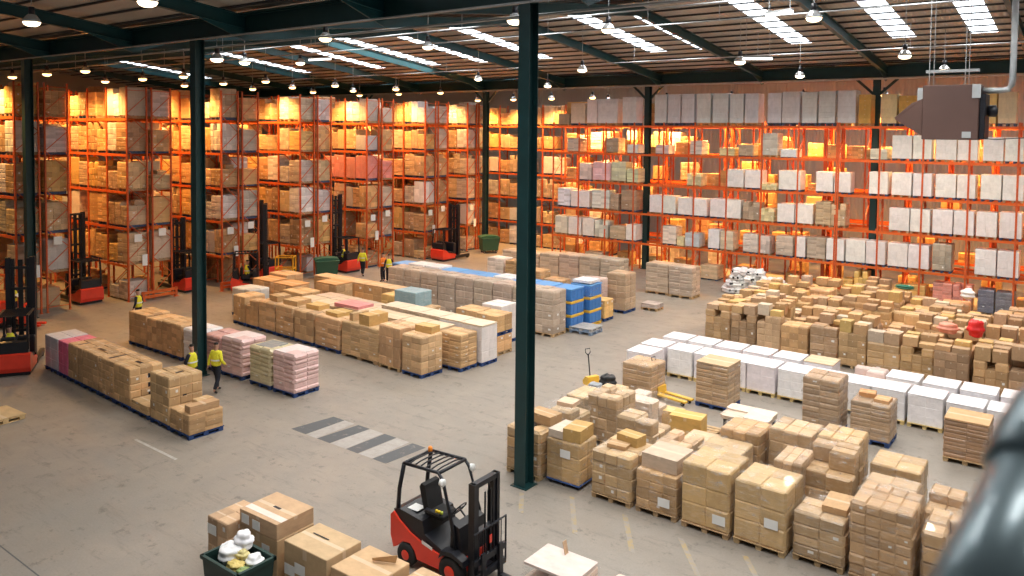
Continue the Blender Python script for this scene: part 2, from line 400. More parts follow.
# ------------------------------------------------------------------ carton stacks (unit size, shared)
def stack_mesh(name, nx, ny, nz, seed, rough=0, jit=.02, inset=.020, tr=.22):
    R = random.Random(seed); b = MB(); vid = {}
    hts = [[nz-(1 if R.random() < rough else 0) for _ in range(ny)] for _ in range(nx)]
    tone = {}
    jx = [0]+[R.uniform(-.06, .06)/nx for _ in range(nx-1)]+[0]; jy = [0]+[R.uniform(-.06, .06)/ny for _ in range(ny-1)]+[0]; jz = [0]+[R.uniform(-.12, .12)/nz for _ in range(nz-1)]+[0]
    def gv(i, j, k):
        if (i, j, k) not in vid:
            vid[(i, j, k)] = len(b.v); b.v.append((i/nx+jx[i]-.5, j/ny+jy[j]-.5, k/nz+jz[k]))
        return vid[(i, j, k)]
    def panel(c, q, nrm, top):
        ids = [gv(*p) for p in q]; P = [Vector(b.v[i]) for i in ids]; cen = sum(P, Vector())/4
        t = tone.setdefault(c, (R.uniform(.97-tr, .97+tr), R.random()))
        j = .006+R.random()*jit; ins = inset+R.random()*.01
        inner = []
        for p in P:
            d = p-cen; e = Vector([x*(1-ins/max(.05, abs(x))) if abs(x) > 1e-6 else 0 for x in d])
            inner.append(len(b.v)); b.v.append(tuple(cen+e+Vector(nrm)*j))
        for a in range(4):
            b.f.append([ids[a], ids[(a+1) % 4], inner[(a+1) % 4], inner[a]]); b.m.append(0); b.uv.append(None); b.c.append((t[0], 0, 0))
        b.f.append(inner); b.m.append(0); b.uv.append([(0, 0), (1, 0), (1, 1), (0, 1)]); b.c.append((t[0], t[1], 1 if top else 0))
    def solid(i, j, k): return 0 <= i < nx and 0 <= j < ny and 0 <= k < hts[i][j]
    for i in range(nx):
        for j in range(ny):
            for k in range(hts[i][j]):
                c = (i, j, k)
                if not solid(i+1, j, k): panel(c, [(i+1, j, k), (i+1, j+1, k), (i+1, j+1, k+1), (i+1, j, k+1)], (1, 0, 0), 0)
                if not solid(i-1, j, k): panel(c, [(i, j+1, k), (i, j, k), (i, j, k+1), (i, j+1, k+1)], (-1, 0, 0), 0)
                if not solid(i, j+1, k): panel(c, [(i+1, j+1, k), (i, j+1, k), (i, j+1, k+1), (i+1, j+1, k+1)], (0, 1, 0), 0)
                if not solid(i, j-1, k): panel(c, [(i, j, k), (i+1, j, k), (i+1, j, k+1), (i, j, k+1)], (0, -1, 0), 0)
                if not solid(i, j, k+1): panel(c, [(i, j, k+1), (i+1, j, k+1), (i+1, j+1, k+1), (i, j+1, k+1)], (0, 0, 1), 1)
    if True:
        b.f.append([gv(0, 0, 0), gv(0, ny, 0), gv(nx, ny, 0), gv(nx, 0, 0)]); b.m.append(0); b.uv.append(None); b.c.append((1, 0, 0))
    return b.mesh(name, ['carton'])
ST = {
 'a': stack_mesh('stack_a', 3, 2, 4, 1), 'b': stack_mesh('stack_b', 2, 2, 3, 2), 'c': stack_mesh('stack_c', 3, 3, 5, 3), 'd': stack_mesh('stack_d', 2, 3, 6, 4),
 'e': stack_mesh('stack_e', 4, 3, 7, 5), 'r1': stack_mesh('stack_r1', 3, 3, 4, 6, .3, .035), 'r2': stack_mesh('stack_r2', 2, 3, 4, 7, .35, .035), 'r3': stack_mesh('stack_r3', 3, 2, 5, 8, .3, .03),
 'one': stack_mesh('carton_mesh', 1, 1, 1, 9, 0, .0, .012), 'flat': stack_mesh('stack_flat', 2, 2, 9, 10, 0, .02), 'bag': stack_mesh('stack_bag', 2, 2, 8, 12, 0, .045, .03, .08), 'w': stack_mesh('stack_w', 2, 2, 3, 13, 0, .008, .008, .03), 'w2': stack_mesh('stack_w2', 1, 1, 6, 14, 0, .01, .008, .05),
 't': stack_mesh('stack_t', 2, 2, 6, 15, 0, .02), 'r4': stack_mesh('stack_r4', 2, 2, 3, 16, .4, .05), 'one2': stack_mesh('carton_long', 1, 1, 1, 19, 0, .0, .012)}
def pallet_mesh():
    b = MB()
    for k in range(7): y = -.5+.02+k*(.96/6); b.box(-.5, .5, y-.05, y+.05, .12, .14)
    for x in (-.44, 0, .44):
        b.box(x-.06, x+.06, -.5, .5, .1, .12)
        for y in (-.43, 0, .43): b.box(x-.06, x+.06, y-.07, y+.07, .02, .1)
        b.box(x-.05, x+.05, -.5, .5, 0, .02)
    return b.mesh('pallet_mesh', ['wood'])
PAL = pallet_mesh()
def film_mesh(seed):
    R = random.Random(seed); b = MB(); n = 7; vid = {}
    def gv(i, j, k):
        key = (i, j, k)
        if key not in vid:
            x, y, z = i/n-.5, j/n-.5, k/n
            dx = R.uniform(-.008, .018); s = 1.03
            vid[key] = len(b.v); b.v.append((x*(s+dx), y*(s+dx), z*1.0+(R.uniform(0.004, .035) if k == n else 0)))
        return vid[key]
    for a in range(n):
        for k in range(n):
            for q in (((a, 0, k), (a+1, 0, k), (a+1, 0, k+1), (a, 0, k+1)), ((a, n, k), (a+1, n, k), (a+1, n, k+1), (a, n, k+1)), ((0, a, k), (0, a+1, k), (0, a+1, k+1), (0, a, k+1)), ((n, a, k), (n, a+1, k), (n, a+1, k+1), (n, a, k+1)), ((a, k, n), (a+1, k, n), (a+1, k+1, n), (a, k+1, n))):
                b.f.append([gv(*p) for p in q]); b.m.append(0); b.uv.append(None); b.c.append(None)
    return b.mesh('film_mesh', ['film'], True)
FILM = [film_mesh(i) for i in range(4)]
sheet = MB(); sheet.box(-.15, .15, -.003, 0, -.105, .105); SHEET = sheet.mesh('sheet_mesh', ['white'])

def load(label, x0, x1, y0, y1, h, key='a', color=TAN, mt='carton', pal=PBLUE, film=False, rz=None, group=None, extra=(), lab_sheet=None, top=None, z=0, name='pallet_load'):
    cx, cy = (x0+x1)/2, (y0+y1)/2; w, d = x1-x0-.04, y1-y0-.04
    o = thing(name, label, 'pallet load', (cx, cy, z), RND.uniform(-.015, .015) if rz is None else rz, group)
    zb = 0
    if pal:
        put('pallet', PAL, o, (0, 0, 0), 0, (w*1.02, d*1.02, 1), shade(pal, .08)); zb = .142
    s = put('carton_stack', ST[key], o, (0, 0, zb), PI if RND.random() < .5 else 0, (w, d, h-zb), color, mt)
    if top:
        put('lid_sheet', ST['one'], o, (0, 0, h+.03), 0, (w*1.01, d*1.01, .05), top, 'carton')
    for ex, ey, ew, ed, eh, ec in extra:
        put('carton', ST['one'], o, (ex*w, ey*d, h+(.082 if top else .022)), RND.uniform(-.12, .12), (ew, ed, eh), ec, 'carton')
    if film: put('shrink_wrap', FILM[RND.randrange(4)], o, (0, 0, zb-.03), 0, (w*1.03, d*1.03, h-zb+.05))
    if lab_sheet is not None:
        put('label_sheet', SHEET, o, (lab_sheet[0]*w, -d*.53-.02, zb+(h-zb)*lab_sheet[1]))
    return o
def carton(label, x, y, z, w, d, h, color, rz=0, group=None, mt='carton', cat='carton', name='carton'):
    o = put(name, ST['one2' if w > d*1.3 else 'one'], None, (x, y, z), rz, (w, d, h), color, mt)
    return tag(o, label, cat, group)

# ------------------------------------------------------------------ loads on the floor
PINK = (.78, .16, .30); PALEPINK = (.74, .50, .47); LAYER = (.62, .53, .33)
g = 'loads in the row ending in the low half filled pallet'
L = load
def HL(lab, x0, x1, y0, y1, *a, **k):
    dy = .08-.05*((x0+x1)/2+31); x0 += .042*(x0+31.6); x1 += .042*(x1+31.6); return load(lab, x0, x1, 12.85+dy, 13.95+dy, *a, rz=-.045, **k)
Y0, Y1 = 12.85, 13.95
HL('grey film wrapped load at the far end of the row with the pink load', -31.55, -30.42, Y0, Y1, 1.3, 'w', (.60, .60, .66), 'wrapped', group=g)
HL('bright pink wrapped load beside the grey wrapped one', -30.36, -29.58, Y0, Y1, 1.3, 'w', PINK, 'wrapped', group=g)
for i, (a, c, k, lab) in enumerate(((-29.54, -28.42, 'a', 'brown carton load directly in front of the pink load'), (-28.38, -27.2, 'c', 'brown carton load second in front of the pink load'),
        (-27.15, -26.08, 'e', 'brown carton load third in front of the pink load'), (-26.05, -24.95, 'c', 'brown carton load with dark hand holes before the flat carton'))):
    o = HL(lab, a, c, Y0, Y1, 1.33, k, shade(TAN, .06), group=g)
    bs = [(-.3, .2, -.16, -.04, 1.345, 1.352) if i % 2 else (-.1, .02, -.4, .3, 1.345, 1.352)] if i != 3 else [(-.2, .4, -.02, .1, 1.345, 1.352)]+[(.555, .582, .05, .3, z, z+.14) for z in (.35, .65, .95)]
    for q in bs:
        b = MB(); b.box(*q); b.build('hand_hole', 'black', o)
HL('low pallet holding one flat brown carton between taller loads', -24.88, -23.78, Y0, Y1, .42, 'b', shade(TAN, .05), group=g)
o = HL('tall brown carton load just before the half filled pallet', -23.66, -22.53, Y0, Y1, 1.55, 'c', shade(TAN, .04), group=g)
b = MB(); b.box(.1, .2, -.1, .15, 1.567, 1.574); b.build('hand_hole', 'black', o); b = MB(); b.box(.56, .585, -.1, .02, .9, 1.1); b.build('hand_hole', 'black', o)
HL('half filled low carton load on blue pallet at the row end', -22.47, -21.4, Y0, Y1, .72, 'a', shade(TAN, .05), group=g, extra=((-.02, .2, .33, .5, .2, shade(TAN)), (.3, .0, .33, .9, .2, shade(TAN))))

g = 'loads in the row behind the two standing workers'
for (a, c, h, k, col, mt, pal, lab) in ((-32.58, -31.2, 1.38, 'c', TAN, 'carton', PBLUE, 'brown carton load in front of the worker peering over, row end'), (-31.12, -30.05, 1.32, 'a', TAN, 'carton', PBLUE, 'brown carton load, second from that worker'),
        (-30.0, -28.55, 1.36, 'e', TAN, 'carton', PBLUE, 'wide brown carton load, third from that worker'), (-28.42, -27.35, 1.32, 'bag', (.80, .78, .78), 'wrapped', PBLUE, 'white layered sack load just before the green column'),
        (-26.98, -25.92, 1.34, 'bag', (.62, .34, .31), 'wrapped', PBLUE, 'reddish layered load half hidden by the standing worker'), (-25.86, -24.62, 1.42, 'bag', PALEPINK, 'wrapped', PBLUE, 'pale pink layered load beside the standing worker'),
        (-24.14, -22.94, 1.38, 'bag', LAYER, 'wrapped', PBLUE, 'yellowish layered sack load with grey film top'), (-22.8, -21.64, 1.42, 'bag', PALEPINK, 'wrapped', PBLUE, 'pale pink layered load at the open end of its row')):
    o = L(lab, a, c, 16.65, 17.72, h, k, col, mt, pal, group=g)
    if col is LAYER: put('film_cap', ST['one'], o, (0, 0, h+.02), .1, (.8, .75, .03), (.25, .28, .28), 'wrapped')
    if col is PALEPINK: put('top_sheet', ST['one'], o, (0, 0, h+.02), 0, (1.05, .98, .02), (.85, .72, .70), 'wrapped')

# brown row further back, slightly turned
g = 'brown carton loads in the long row'
KX = [(-32.44, -31.45), (-31.38, -30.4), (-30.33, -29.08), (-28.98, -27.75), (-27.62, -26.3), (-26.15, -24.55), (-24.4, -22.18), (-22.1, -20.9), (-20.78, -19.72)]
for i, (a, c) in enumerate(KX):
    y = 21.5-(a+32.4)*.055
    ex = [(), (), ((.1, .1, .7, .7, .25, shade(TAN)),), ((.05, .1, .9, .8, .22, shade(TAN)),), ((0, .2, .8, .6, .2, shade(YELLOW)),), ((.0, .1, .8, .8, .16, shade(YELLOW)),), ((-.36, .1, .22, .8, .3, shade(TAN)), (.1, 0, .62, .95, .42, shade(YELLOW))), (), ((.0, .25, .8, .5, .26, shade(YELLOW)),)][i]
    hh = [1.32, 1.28, 1.36, 1.38, 1.36, 1.36, 1.38, 1.62, 1.5][i]
    L(f'yellowish brown carton load, {ORD[i]} from the far end of the long brown row', a, c, y, y+1.1, hh, ['a', 'r3', 'd', 'd', 'a', 'd', 'e', 'a', 'd'][i], shade((.58, .37, .195), .08), 'wrapped' if i in (2, 6) else 'carton', PWOOD if i in (6, 7) else PBLUE, rz=-.05, group=g, extra=ex)
g = 'loads in the second rank behind the long brown row'
xs = [-20.28-1.15*k for k in range(9)]
for i, x in enumerate(xs):
    c = [shade(KRAFT, .05), (.62, .47, .30), (.66, .52, .36)][0 if i == 0 else 1+i % 2]
    lab = 'load of flat brown sheets on blue pallet at the rank end' if i == 0 else f'pale topped flat carton load, {ORD[i]} behind the flat sheet load'
    L(lab, x, x+1.12, 22.34+i*.05, 23.32+i*.05, 1.38 if i < 6 else 1.3, 'flat', c, 'carton', PBLUE, group=g, top=(.70, .54, .36) if i else None)
g = 'loads in the white topped rank'
for i in range(9):
    x = -20.12-1.16*i
    lab = 'white film wrapped tall load at the end beside the flat sheets' if i == 0 else f'wrapped load with pale flat top, {ORD[i]} behind the white wrapped end load'
    L(lab, x, x+1.13, 23.4+i*.05, 24.36+i*.05, 1.5 if i < 5 else 1.35, 'w', (.78, .72, .70) if i < 2 else shade((.62, .47, .33), .06), 'wrapped', PBLUE, group=g, top=(.74, .60, .44) if i < 5 else None)
# things lying on those ranks
def stackbox(lab, px, py, z, w, d, h, col, key='one', mt='carton', cat='carton', name='carton', rz=0):
    o = put(name, ST[key], None, (px, py, z), rz, (w, d, h), col, mt); return tag(o, lab, cat, None)
stackbox('pink flat wrapped pack on top of the brown ranks', -25.9, 23.1, 1.42, 1.5, .9, .16, (.72, .27, .27), 'w', 'wrapped', 'wrapped pack', 'wrapped_pack')
g = 'loads in the third rank of brown tops'
R3 = ((-21.55, -20.45, 1.05, TAN, 'orange brown carton stack before the tall grey row'), (-26.3, -25.1, 1.2, (.34, .46, .48), 'blue grey wrapped load standing among the brown stacks'),)
L('blue grey film wrapped load standing among the brown stacks', -26.0, -24.65, 25.6, 26.7, 1.75, 'w', (.30, .44, .48), 'wrapped', PBLUE, film=False)
L('brown carton load beside the blue grey wrapped load', -27.6, -26.25, 26.3, 27.3, 1.25, 'a', shade(YELLOW, .05), group=g)
L('small brown carton load in front of the white roll', -24.5, -23.9, 25.9, 26.5, 1.15, 'b', shade(KRAFT, .05), group=g)
b = MB(); b.lathe([(.06, -.3), (.25, -.3), (.25, .3), (.06, .3)], 16, (0, 0, 0), 'x', 0); o = b.build('film_roll', ['white'], None, True); o.location = (-23.4, 26.2, .75); o.rotation_euler = (0, 0, .5); tag(o, 'white roll of film lying on a low carton load', 'film roll')
L('low carton load carrying the white film roll', -23.85, -22.8, 25.8, 26.8, .5, 'a', shade(TAN, .05), group=g)
for i, (x, y, h, c) in enumerate(((-34.4, 25.0, 1.3, TAN), (-32.4, 24.8, 1.35, TAN), (-30.6, 26.0, 1.45, TAN), (-33.2, 23.0, 1.35, (.62, .60, .58)), (-31.0, 24.3, 1.3, TAN), (-35.2, 26.6, 1.35, TAN))):
    L(['orange topped brown load at the far corner of the ranks', 'brown load with broad flat top behind the white one', 'brown load with orange lid near the green bin side', 'grey white film topped load behind the long brown row', 'brown flat topped load beside the pink pack', 'brown load furthest toward the green wheeled bin'][i], x-.75, x+.75, y-.55, y+.55, h, 'a', shade(c, .05), 'wrapped' if i == 3 else 'carton', PBLUE, group=g, top=(.66, .36, .15) if i in (0, 1, 2) else None)
for i in range(5):
    x = -28.6-1.3*i
    L(f'flat topped orange brown load, {ORD[i]} in the rank before the tall grey row', x, x+1.27, 27.3, 28.2, 1.22, 'b', shade((.60, .36, .17), .06), 'wrapped' if i > 2 else 'carton', PBLUE, group='orange brown rank before the tall row', top=(.70, .46, .26))
# double stacked carton pallets by the column
for i, (x0, x1, y0, y1) in enumerate(((-20.5, -19.42, 24.85, 25.9), (-21.75, -20.6, 25.0, 26.0))):
    t = ['beside the near column', 'further from the column'][i]
    L(f'lower orange brown carton load of the double stack {t}', x0, x1, y0, y1, .78, 'b', shade((.60, .36, .17), .05), 'carton', PWOOD, group='double stacked carton pallets')
    L(f'upper orange brown carton load of the double stack {t}', x0, x1, y0, y1, .82, 'b', shade((.62, .37, .17), .05), 'carton', PBLUE, z=.805, group='double stacked carton pallets')
L('white wrapped load with brown strap behind the double stack', -21.4, -20.3, 26.3, 27.4, 1.65, 'w', (.78, .72, .68), 'wrapped', PBLUE, extra=())
# tall grey brown row
g = 'tall wrapped loads before the blue crates'
for i in range(9):
    a = -20.42-1.15*i
    lab = 'tall grey brown wrapped load at the open end beside the blue crates' if i == 0 else f'tall grey brown wrapped load, {ORD[i]} behind the open end of its row'
    L(lab, a, a+1.1, 28.72, 29.8, 2.0, 't', shade((.47, .37, .29), .05), 'wrapped', PWOOD, group=g)
# blue crates
BLUE = (.05, .19, .52)
def crates(lab, x, y, n, w=1.05, group='blue crate stacks', lids=True, z=0):
    o = thing('crate_stack', lab, 'crate stack', (x, y, z), 0, group)
    put('pallet', PAL, o, (0, 0, 0), 0, (w, w, 1), PYEL)
    zz = .142
    for k in range(n):
        b = MB(); h = .62
        b.box(-w/2, w/2, -w/2, w/2, zz, zz+h*.80, 0, .03)
        for a in (-.3, 0, .3): b.box(a*w-.02, a*w+.02, -w/2-.015, w/2+.015, zz+.03, zz+h*.76)
        for a in (-.3, 0, .3): b.box(-w/2-.015, w/2+.015, a*w-.02, a*w+.02, zz+.03, zz+h*.76)
        b.build('crate', 'plastic', o, color=shade(BLUE, .1))
        if lids and k < n-1:
            b = MB(); b.box(-w/2-.01, w/2+.01, -w/2-.01, w/2+.01, zz+h*.80, zz+h, 0, .02); b.build('yellow_divider', 'plastic', o, color=PYEL)
        else:
            b = MB(); b.box(-w/2-.02, w/2+.02, -w/2-.02, w/2+.02, zz+h*.80, zz+h*.92, 0, .02); b.build('lid', 'plastic', o, color=shade((.12, .33, .66), .1))
        zz += h
    return o
crates('blue crate stack with yellow bands beside the tall grey load', -19.75, 30.6, 3)
o = crates('blue crate stack with white film top and yellow bands', -19.6, 31.95, 3)
put('shrink_wrap', FILM[1], o, (0, 0, 1.25), 0, (1.15, 1.15, .9)); put('film_cap', ST['w'], o, (0, 0, 2.01), 0, (.95, .95, .12), (.8, .77, .78), 'wrapped')
for i in range(9):
    x = -20.95-1.15*i
    if i in (2, 6, 7): 
        L(f'white topped wrapped load, {ORD[i]} place along the blue crate row', x-.54, x+.54, 30.1, 31.15, 2.02, 'w', (.78, .75, .75), 'wrapped', PYEL, group='white loads among the blue crates')
    else: crates(f'blue crate stack at the {ORD[i]} place behind the tall grey row', x, 30.62, 3)
o = thing('empty_pallet_stack', 'two empty pallets lying before the blue crate stacks', 'pallets', (-18.75, 30.55, 0), .02)
for k in range(2): put('pallet', PAL, o, (0, 0, .145*k), .03*k, (1.15, 1.0, 1), [(.22, .30, .42), (.42, .42, .42)][k])
L('brown carton load standing at the end behind the white capped crates', -20.0, -19.05, 32.75, 33.6, 1.0, 'b', shade(YELLOW, .05), 'carton', PBLUE)
L('mottled pinkish carton load behind the small brown one', -21.0, -19.95, 33.6, 34.6, 1.75, 'c', (.62, .46, .40), 'wrapped', PBLUE)
L('tall plain brown wrapped load at the aisle before the far pair', -20.2, -19.1, 34.85, 35.95, 1.95, 't', (.47, .335, .215), 'wrapped', PBLUE)
L('low grey covered pallet beside the tall plain brown load', -19.0, -18.1, 36.3, 37.1, .35, 'b', (.50, .42, .38), 'wrapped', PWOOD)
g = 'far rank of grey brown loads'
for i, (x0, x1, y, h) in enumerate(((-19.35, -17.95, 40.2, 1.7), (-20.85, -19.45, 40.35, 1.7), (-22.35, -21.0, 37.6, .9), (-23.4, -22.1, 39.6, 1.75), (-24.9, -23.5, 39.7, 1.75), (-26.4, -25.0, 39.8, 1.7), (-27.9, -26.5, 39.9, 1.6), (-29.4, -28.0, 40.0, 1.5), (-30.9, -29.5, 40.0, 1.5))):
    L(f'grey brown flat wrapped load in far rank before the rack, {ORD[i]} from open end', x0, x1, y, y+1.1, h, 'flat', shade((.50, .395, .30), .06), 'wrapped', PWOOD, group=g)
for i, (x, y) in enumerate(((-27.2, 36.8), (-25.6, 36.4), (-28.7, 37.0), (-24.1, 36.2))):
    L(['brown flat topped load behind the white topped crate row', 'brown low load, next toward the column from that flat one', 'white film covered load nearest the far green bin', 'low brown load nearest the column among the far ones'][i], x-.6, x+.6, y-.5, y+.5, [1.6, 1.3, 1.6, 1.0][i], 'flat', (.75, .68, .62) if i == 2 else shade(KRAFT, .05), 'wrapped', PWOOD, group='loads between crates and far rank')

# ------------------------------------------------------------------ white loads on the right
g = 'white wrapped loads on yellow pallets'
def white(lab, x, y, h=1.0, col=(.81, .77, .78)):
    o = L(lab, x-1.0, x, y, y+1.05, h, 'w', shade(col, .02), 'wrapped', (.66, .50, .22), group=g)
    put('lid_sheet', ST['one'], o, (0, 0, h+.015), 0, (.98, 1.02, .03), (.86, .83, .85), 'wrapped')
    return o
white('white wrapped load at the near corner, its side facing the aisle', -13.0, 25.65)
white('white wrapped load behind the near corner one', -13.05, 26.85)
for i, x in enumerate((-11.94, -10.88, -9.92, -8.91, -7.82, -6.8, -5.84, -4.85, -3.78, -2.72, -1.66, -.6)):
    white(f'white wrapped load, {ORD[i]} along the front white row from the corner pair', x, 26.86, 1.0 if i < 9 else .95)
for i, x in enumerate((-12.85, -11.77, -10.68, -9.6, -8.5, -4.72, -3.62, -2.55, -1.45)):
    white(f'white wrapped load, {ORD[i]} along the back white row', x, 28.3, 1.0)
o = white('white wrapped load with brown card top in the back white row', -7.4, 28.3, 1.0)
put('card_top', ST['one'], o, (0, 0, 1.05), 0, (1.0, 1.0, .03), (.66, .50, .33), 'carton')
L('pinkish loose carton load between white loads of the back row', -6.85, -5.8, 28.25, 29.3, 1.0, 'r2', (.72, .56, .50), 'wrapped', PWOOD)
# tall brown singles before the white row
g = 'brown wrapped loads before the white row'
L('brown wrapped load nearest the hand pallet truck handle', -13.1, -12.0, 23.75, 24.85, 1.2, 't', (.46, .295, .155), 'wrapped', PWOOD, film=True, group=g)
L('brown wrapped load with pale card top before the white row', -10.75, -9.62, 24.5, 25.6, 1.42, 'flat', (.43, .28, .15), 'wrapped', PBLUE, film=True, group=g, top=(.60, .42, .25))
L('tall brown load with torn film top before the white row', -7.25, -6.17, 24.4, 25.45, 1.68, 'flat', (.42, .28, .165), 'wrapped', PBLUE, film=True, group=g)
L('brown load with open boxes on top before the white row', -5.9, -4.8, 24.55, 25.6, 1.2, 'flat', (.42, .275, .155), 'wrapped', PBLUE, film=True, group=g, extra=((-.2, .15, .45, .4, .14, (.60, .30, .12)), (.25, -.1, .4, .5, .1, (.62, .36, .17))))
L('brown load with orange open top nearest the railing', -3.45, -2.35, 24.6, 25.7, 1.15, 'flat', (.36, .21, .115), 'wrapped', PWOOD, group=g, top=(.62, .38, .19))

# ------------------------------------------------------------------ wrapped stacks at the front right
g = 'front rank of wrapped stacks along the yellow lines'
FR = [(-12.55, -11.47, 16.52, 1.25, 'r1', (0.485, 0.306, 0.144), PWOOD, 'wrapped stack standing behind the foot of the nearest column', ((.1, .2, .8, .5, .25, KRAFT),), None),
      (-10.0, -8.9, 16.66, 1.2, 'r1', (0.514, 0.338, 0.162), PWOOD, 'stack with baggy film folds and a loose carton on top', ((.08, .22, .6, .42, .26, (.56, .35, .12)), (-.05, -.1, .5, .35, .1, KRAFT)), None),
      (-8.8, -7.74, 16.7, 1.02, 'a', (0.504, 0.310, 0.144), PWOOD, 'stack with white sheet low on its front and crushed top box', ((0, .02, .92, .9, .34, (.60, .46, .34)),), (.22, .3)),
      (-7.61, -6.47, 16.68, 1.5, 'b', (0.553, 0.360, 0.155), PWOOD, 'tall square yellowish stack with white sheet at lower corner', (), (.32, .2)),
      (-6.37, -5.23, 16.7, 1.42, 'b', (0.563, 0.373, 0.173), PWOOD, 'tall square yellowish stack with white sheet on mid front', (), (.25, .42)),
      (-5.11, -4.07, 16.82, 1.05, 'r2', (0.504, 0.333, 0.176), PWOOD, 'lower pale stack with sunken film top by the square yellowish pair', ((.2, .1, .5, .8, .14, KRAFT),), None),
      (-3.96, -2.8, 16.75, 1.62, 'e', (0.456, 0.279, 0.140), PWOOD, 'tall brown many carton stack with glossy film top near railing', (), None),
      (-2.68, -1.6, 16.9, 1.35, 'r1', (0.466, 0.297, 0.155), PWOOD, 'brown stack partly hidden behind the near railing', (), None)]
for x0, x1, y, h, k, c, p, lab, ex, ls in FR:
    L(lab, x0, x1, y, y+1.2, h, k, c, 'wrapped', p, True, group=g, extra=ex, lab_sheet=ls)
# dolly load
o = L('square carton load on a blue wheeled dolly beside the column', -11.37, -10.37, 16.66, 17.55, 1.02, 'b', (0.524, 0.338, 0.148), 'wrapped', None, True, z=.14, extra=((.2, .0, .5, .75, .32, (.56, .35, .12)), (-.27, .05, .45, .8, .2, (.66, .55, .44))), lab_sheet=(.1, .72), group=g)
b = MB(); b.box(-.5, .5, -.43, .43, -.05, -.002, 0, .01); dl = b.build('dolly_deck', 'paint', o, color=(.03, .10, .34))
for sx in (-.42, 0, .42):
    for sy in (-.36, .36):
        b = MB(); b.lathe([(.045, -.02), (.05, -.012), (.05, .012), (.045, .02)], 12, (sx, sy, -.09), 'y'); b.build('caster', 'rubber', o)
g = 'second rank of wrapped stacks'
SR = [(-12.7, -11.7, 18.3, 1.25, 'r3', (0.504, 0.360, 0.209), 'low wrapped stack with white bag on top behind the column', ((.1, 0, .5, .5, .12, (.7, .5, .35)),)),
      (-12.95, -11.95, 20.0, 1.1, 'a', (0.533, 0.378, 0.209), 'pale carton stack farthest behind the nearest column', ()),
      (-11.95, -10.95, 19.62, 1.42, 'r1', (0.504, 0.347, 0.198), 'tall crumpled film stack behind the dolly load', ()),
      (-10.5, -9.4, 18.75, 1.32, 'r2', (0.524, 0.360, 0.202), 'broad crumpled film stack behind the white sheeted one', ()),
      (-9.25, -8.35, 18.6, .98, 'r1', (0.533, 0.347, 0.194), 'lower pinkish film stack behind the white sheeted stack', ()),
      (-8.2, -7.1, 18.85, 1.0, 'b', (0.504, 0.342, 0.180), 'low square stack with mottled film top behind tall yellowish pair', ()),
      (-6.1, -5.42, 18.4, 1.38, 'a', (0.485, 0.315, 0.173), 'narrow wrapped stack squeezed beside the rounded film stack', ()),
      (-5.5, -4.42, 18.7, 1.62, 'r2', (0.466, 0.297, 0.148), 'large stack with rounded baggy film top in the second rank', ()),
      (-4.2, -3.12, 18.5, 1.2, 'b', (0.485, 0.324, 0.180), 'wrapped stack with mottled grey film lid in the second rank', ()),
      (-2.95, -1.9, 18.8, 1.15, 'r3', (0.485, 0.306, 0.158), 'brown stack with sheet of writing beside the railing', ())]
for x0, x1, y, h, k, c, lab, ex in SR:
    L(lab, x0, x1, y, y+1.1, h, k, c, 'wrapped', PWOOD, True, group=g, extra=ex, lab_sheet=(0, .35) if 'writing' in lab else None)
g = 'third rank of wrapped stacks'
for x0, x1, y, h, k, c, lab, fl in ((-8.05, -7.0, 19.95+.05, 1.22, 'a', (0.485, 0.297, 0.137), 'brown stack topped by a white cover fold before the black frame', True), (-6.85, -5.75, 20.3, 1.4, 'a', (0.524, 0.351, 0.194), 'wide wrapped stack in the third rank behind the narrow one', True),
        (-4.35, -3.25, 20.1, 1.2, 'b', (0.543, 0.351, 0.166), 'brown carton stack with open top in the third rank', True), (-5.6, -4.6, 20.1, 1.55, 'a', (0.533, 0.342, 0.158), 'tan stack peeping behind the rounded film stack', True),
        (-11.7, -10.7, 21.2, .95, 'r4', (.60, .48, .38), 'low pale stack of mixed packs near the yellow pallet truck', True), (-13.1, -12.2, 21.6, .8, 'r4', (0.543, 0.378, 0.202), 'low mixed carton stack left of the pale packs', False)):
    L(lab, x0, x1, y, y+1.05, h, k, c, 'wrapped', PWOOD, fl, group=g)
# loose items between the ranks
carton('large tan carton lying beside the yellow forks', -9.75, 21.75, .142, .95, .62, .55, (0.582, 0.360, 0.108), .12, 'tan cartons on the open pallet')
carton('smaller tan carton behind the large tan one', -10.55, 22.2, .142, .8, .5, .42, (.62, .43, .19), .05, 'tan cartons on the open pallet')
o = thing('pallet', 'open wooden pallet under the two tan cartons', 'pallet', (-10.0, 22.0, 0), .05); put('deck', PAL, o, (0, 0, 0), 0, (1.9, 1.3, 1), PWOOD)
o = thing('pallet', 'flat card covered pallet beside the large tan carton', 'pallet', (-8.75, 20.75, 0), .03); put('deck', PAL, o, (0, 0, 0), 0, (1.2, 1.1, 1), PWOOD); put('card_top', ST['one'], o, (0, 0, .145), 0, (1.15, 1.05, .35), (.64, .47, .30), 'carton')
b = MB()
for x in (-.55, .55):
    for y in (-.4, .4): b.box(x-.035, x+.035, y-.035, y+.035, 0, 1.0)
for y in (-.4, .4): b.bar((-.55, y, .97), (.55, y, .97), .06, .06)
for x in (-.55, .55): b.bar((x, -.4, .97), (x, .4, .97), .06, .06)
o = thing('frame_table', 'black framed stand covered by a torn brown card sheet', 'stand', (-7.9, 21.75, 0), -.05)
b.build('frame', 'black', o); put('card_top', ST['r4'], o, (0, 0, 1.003), .06, (1.25, .95, .16), (.70, .56, .44), 'wrapped')

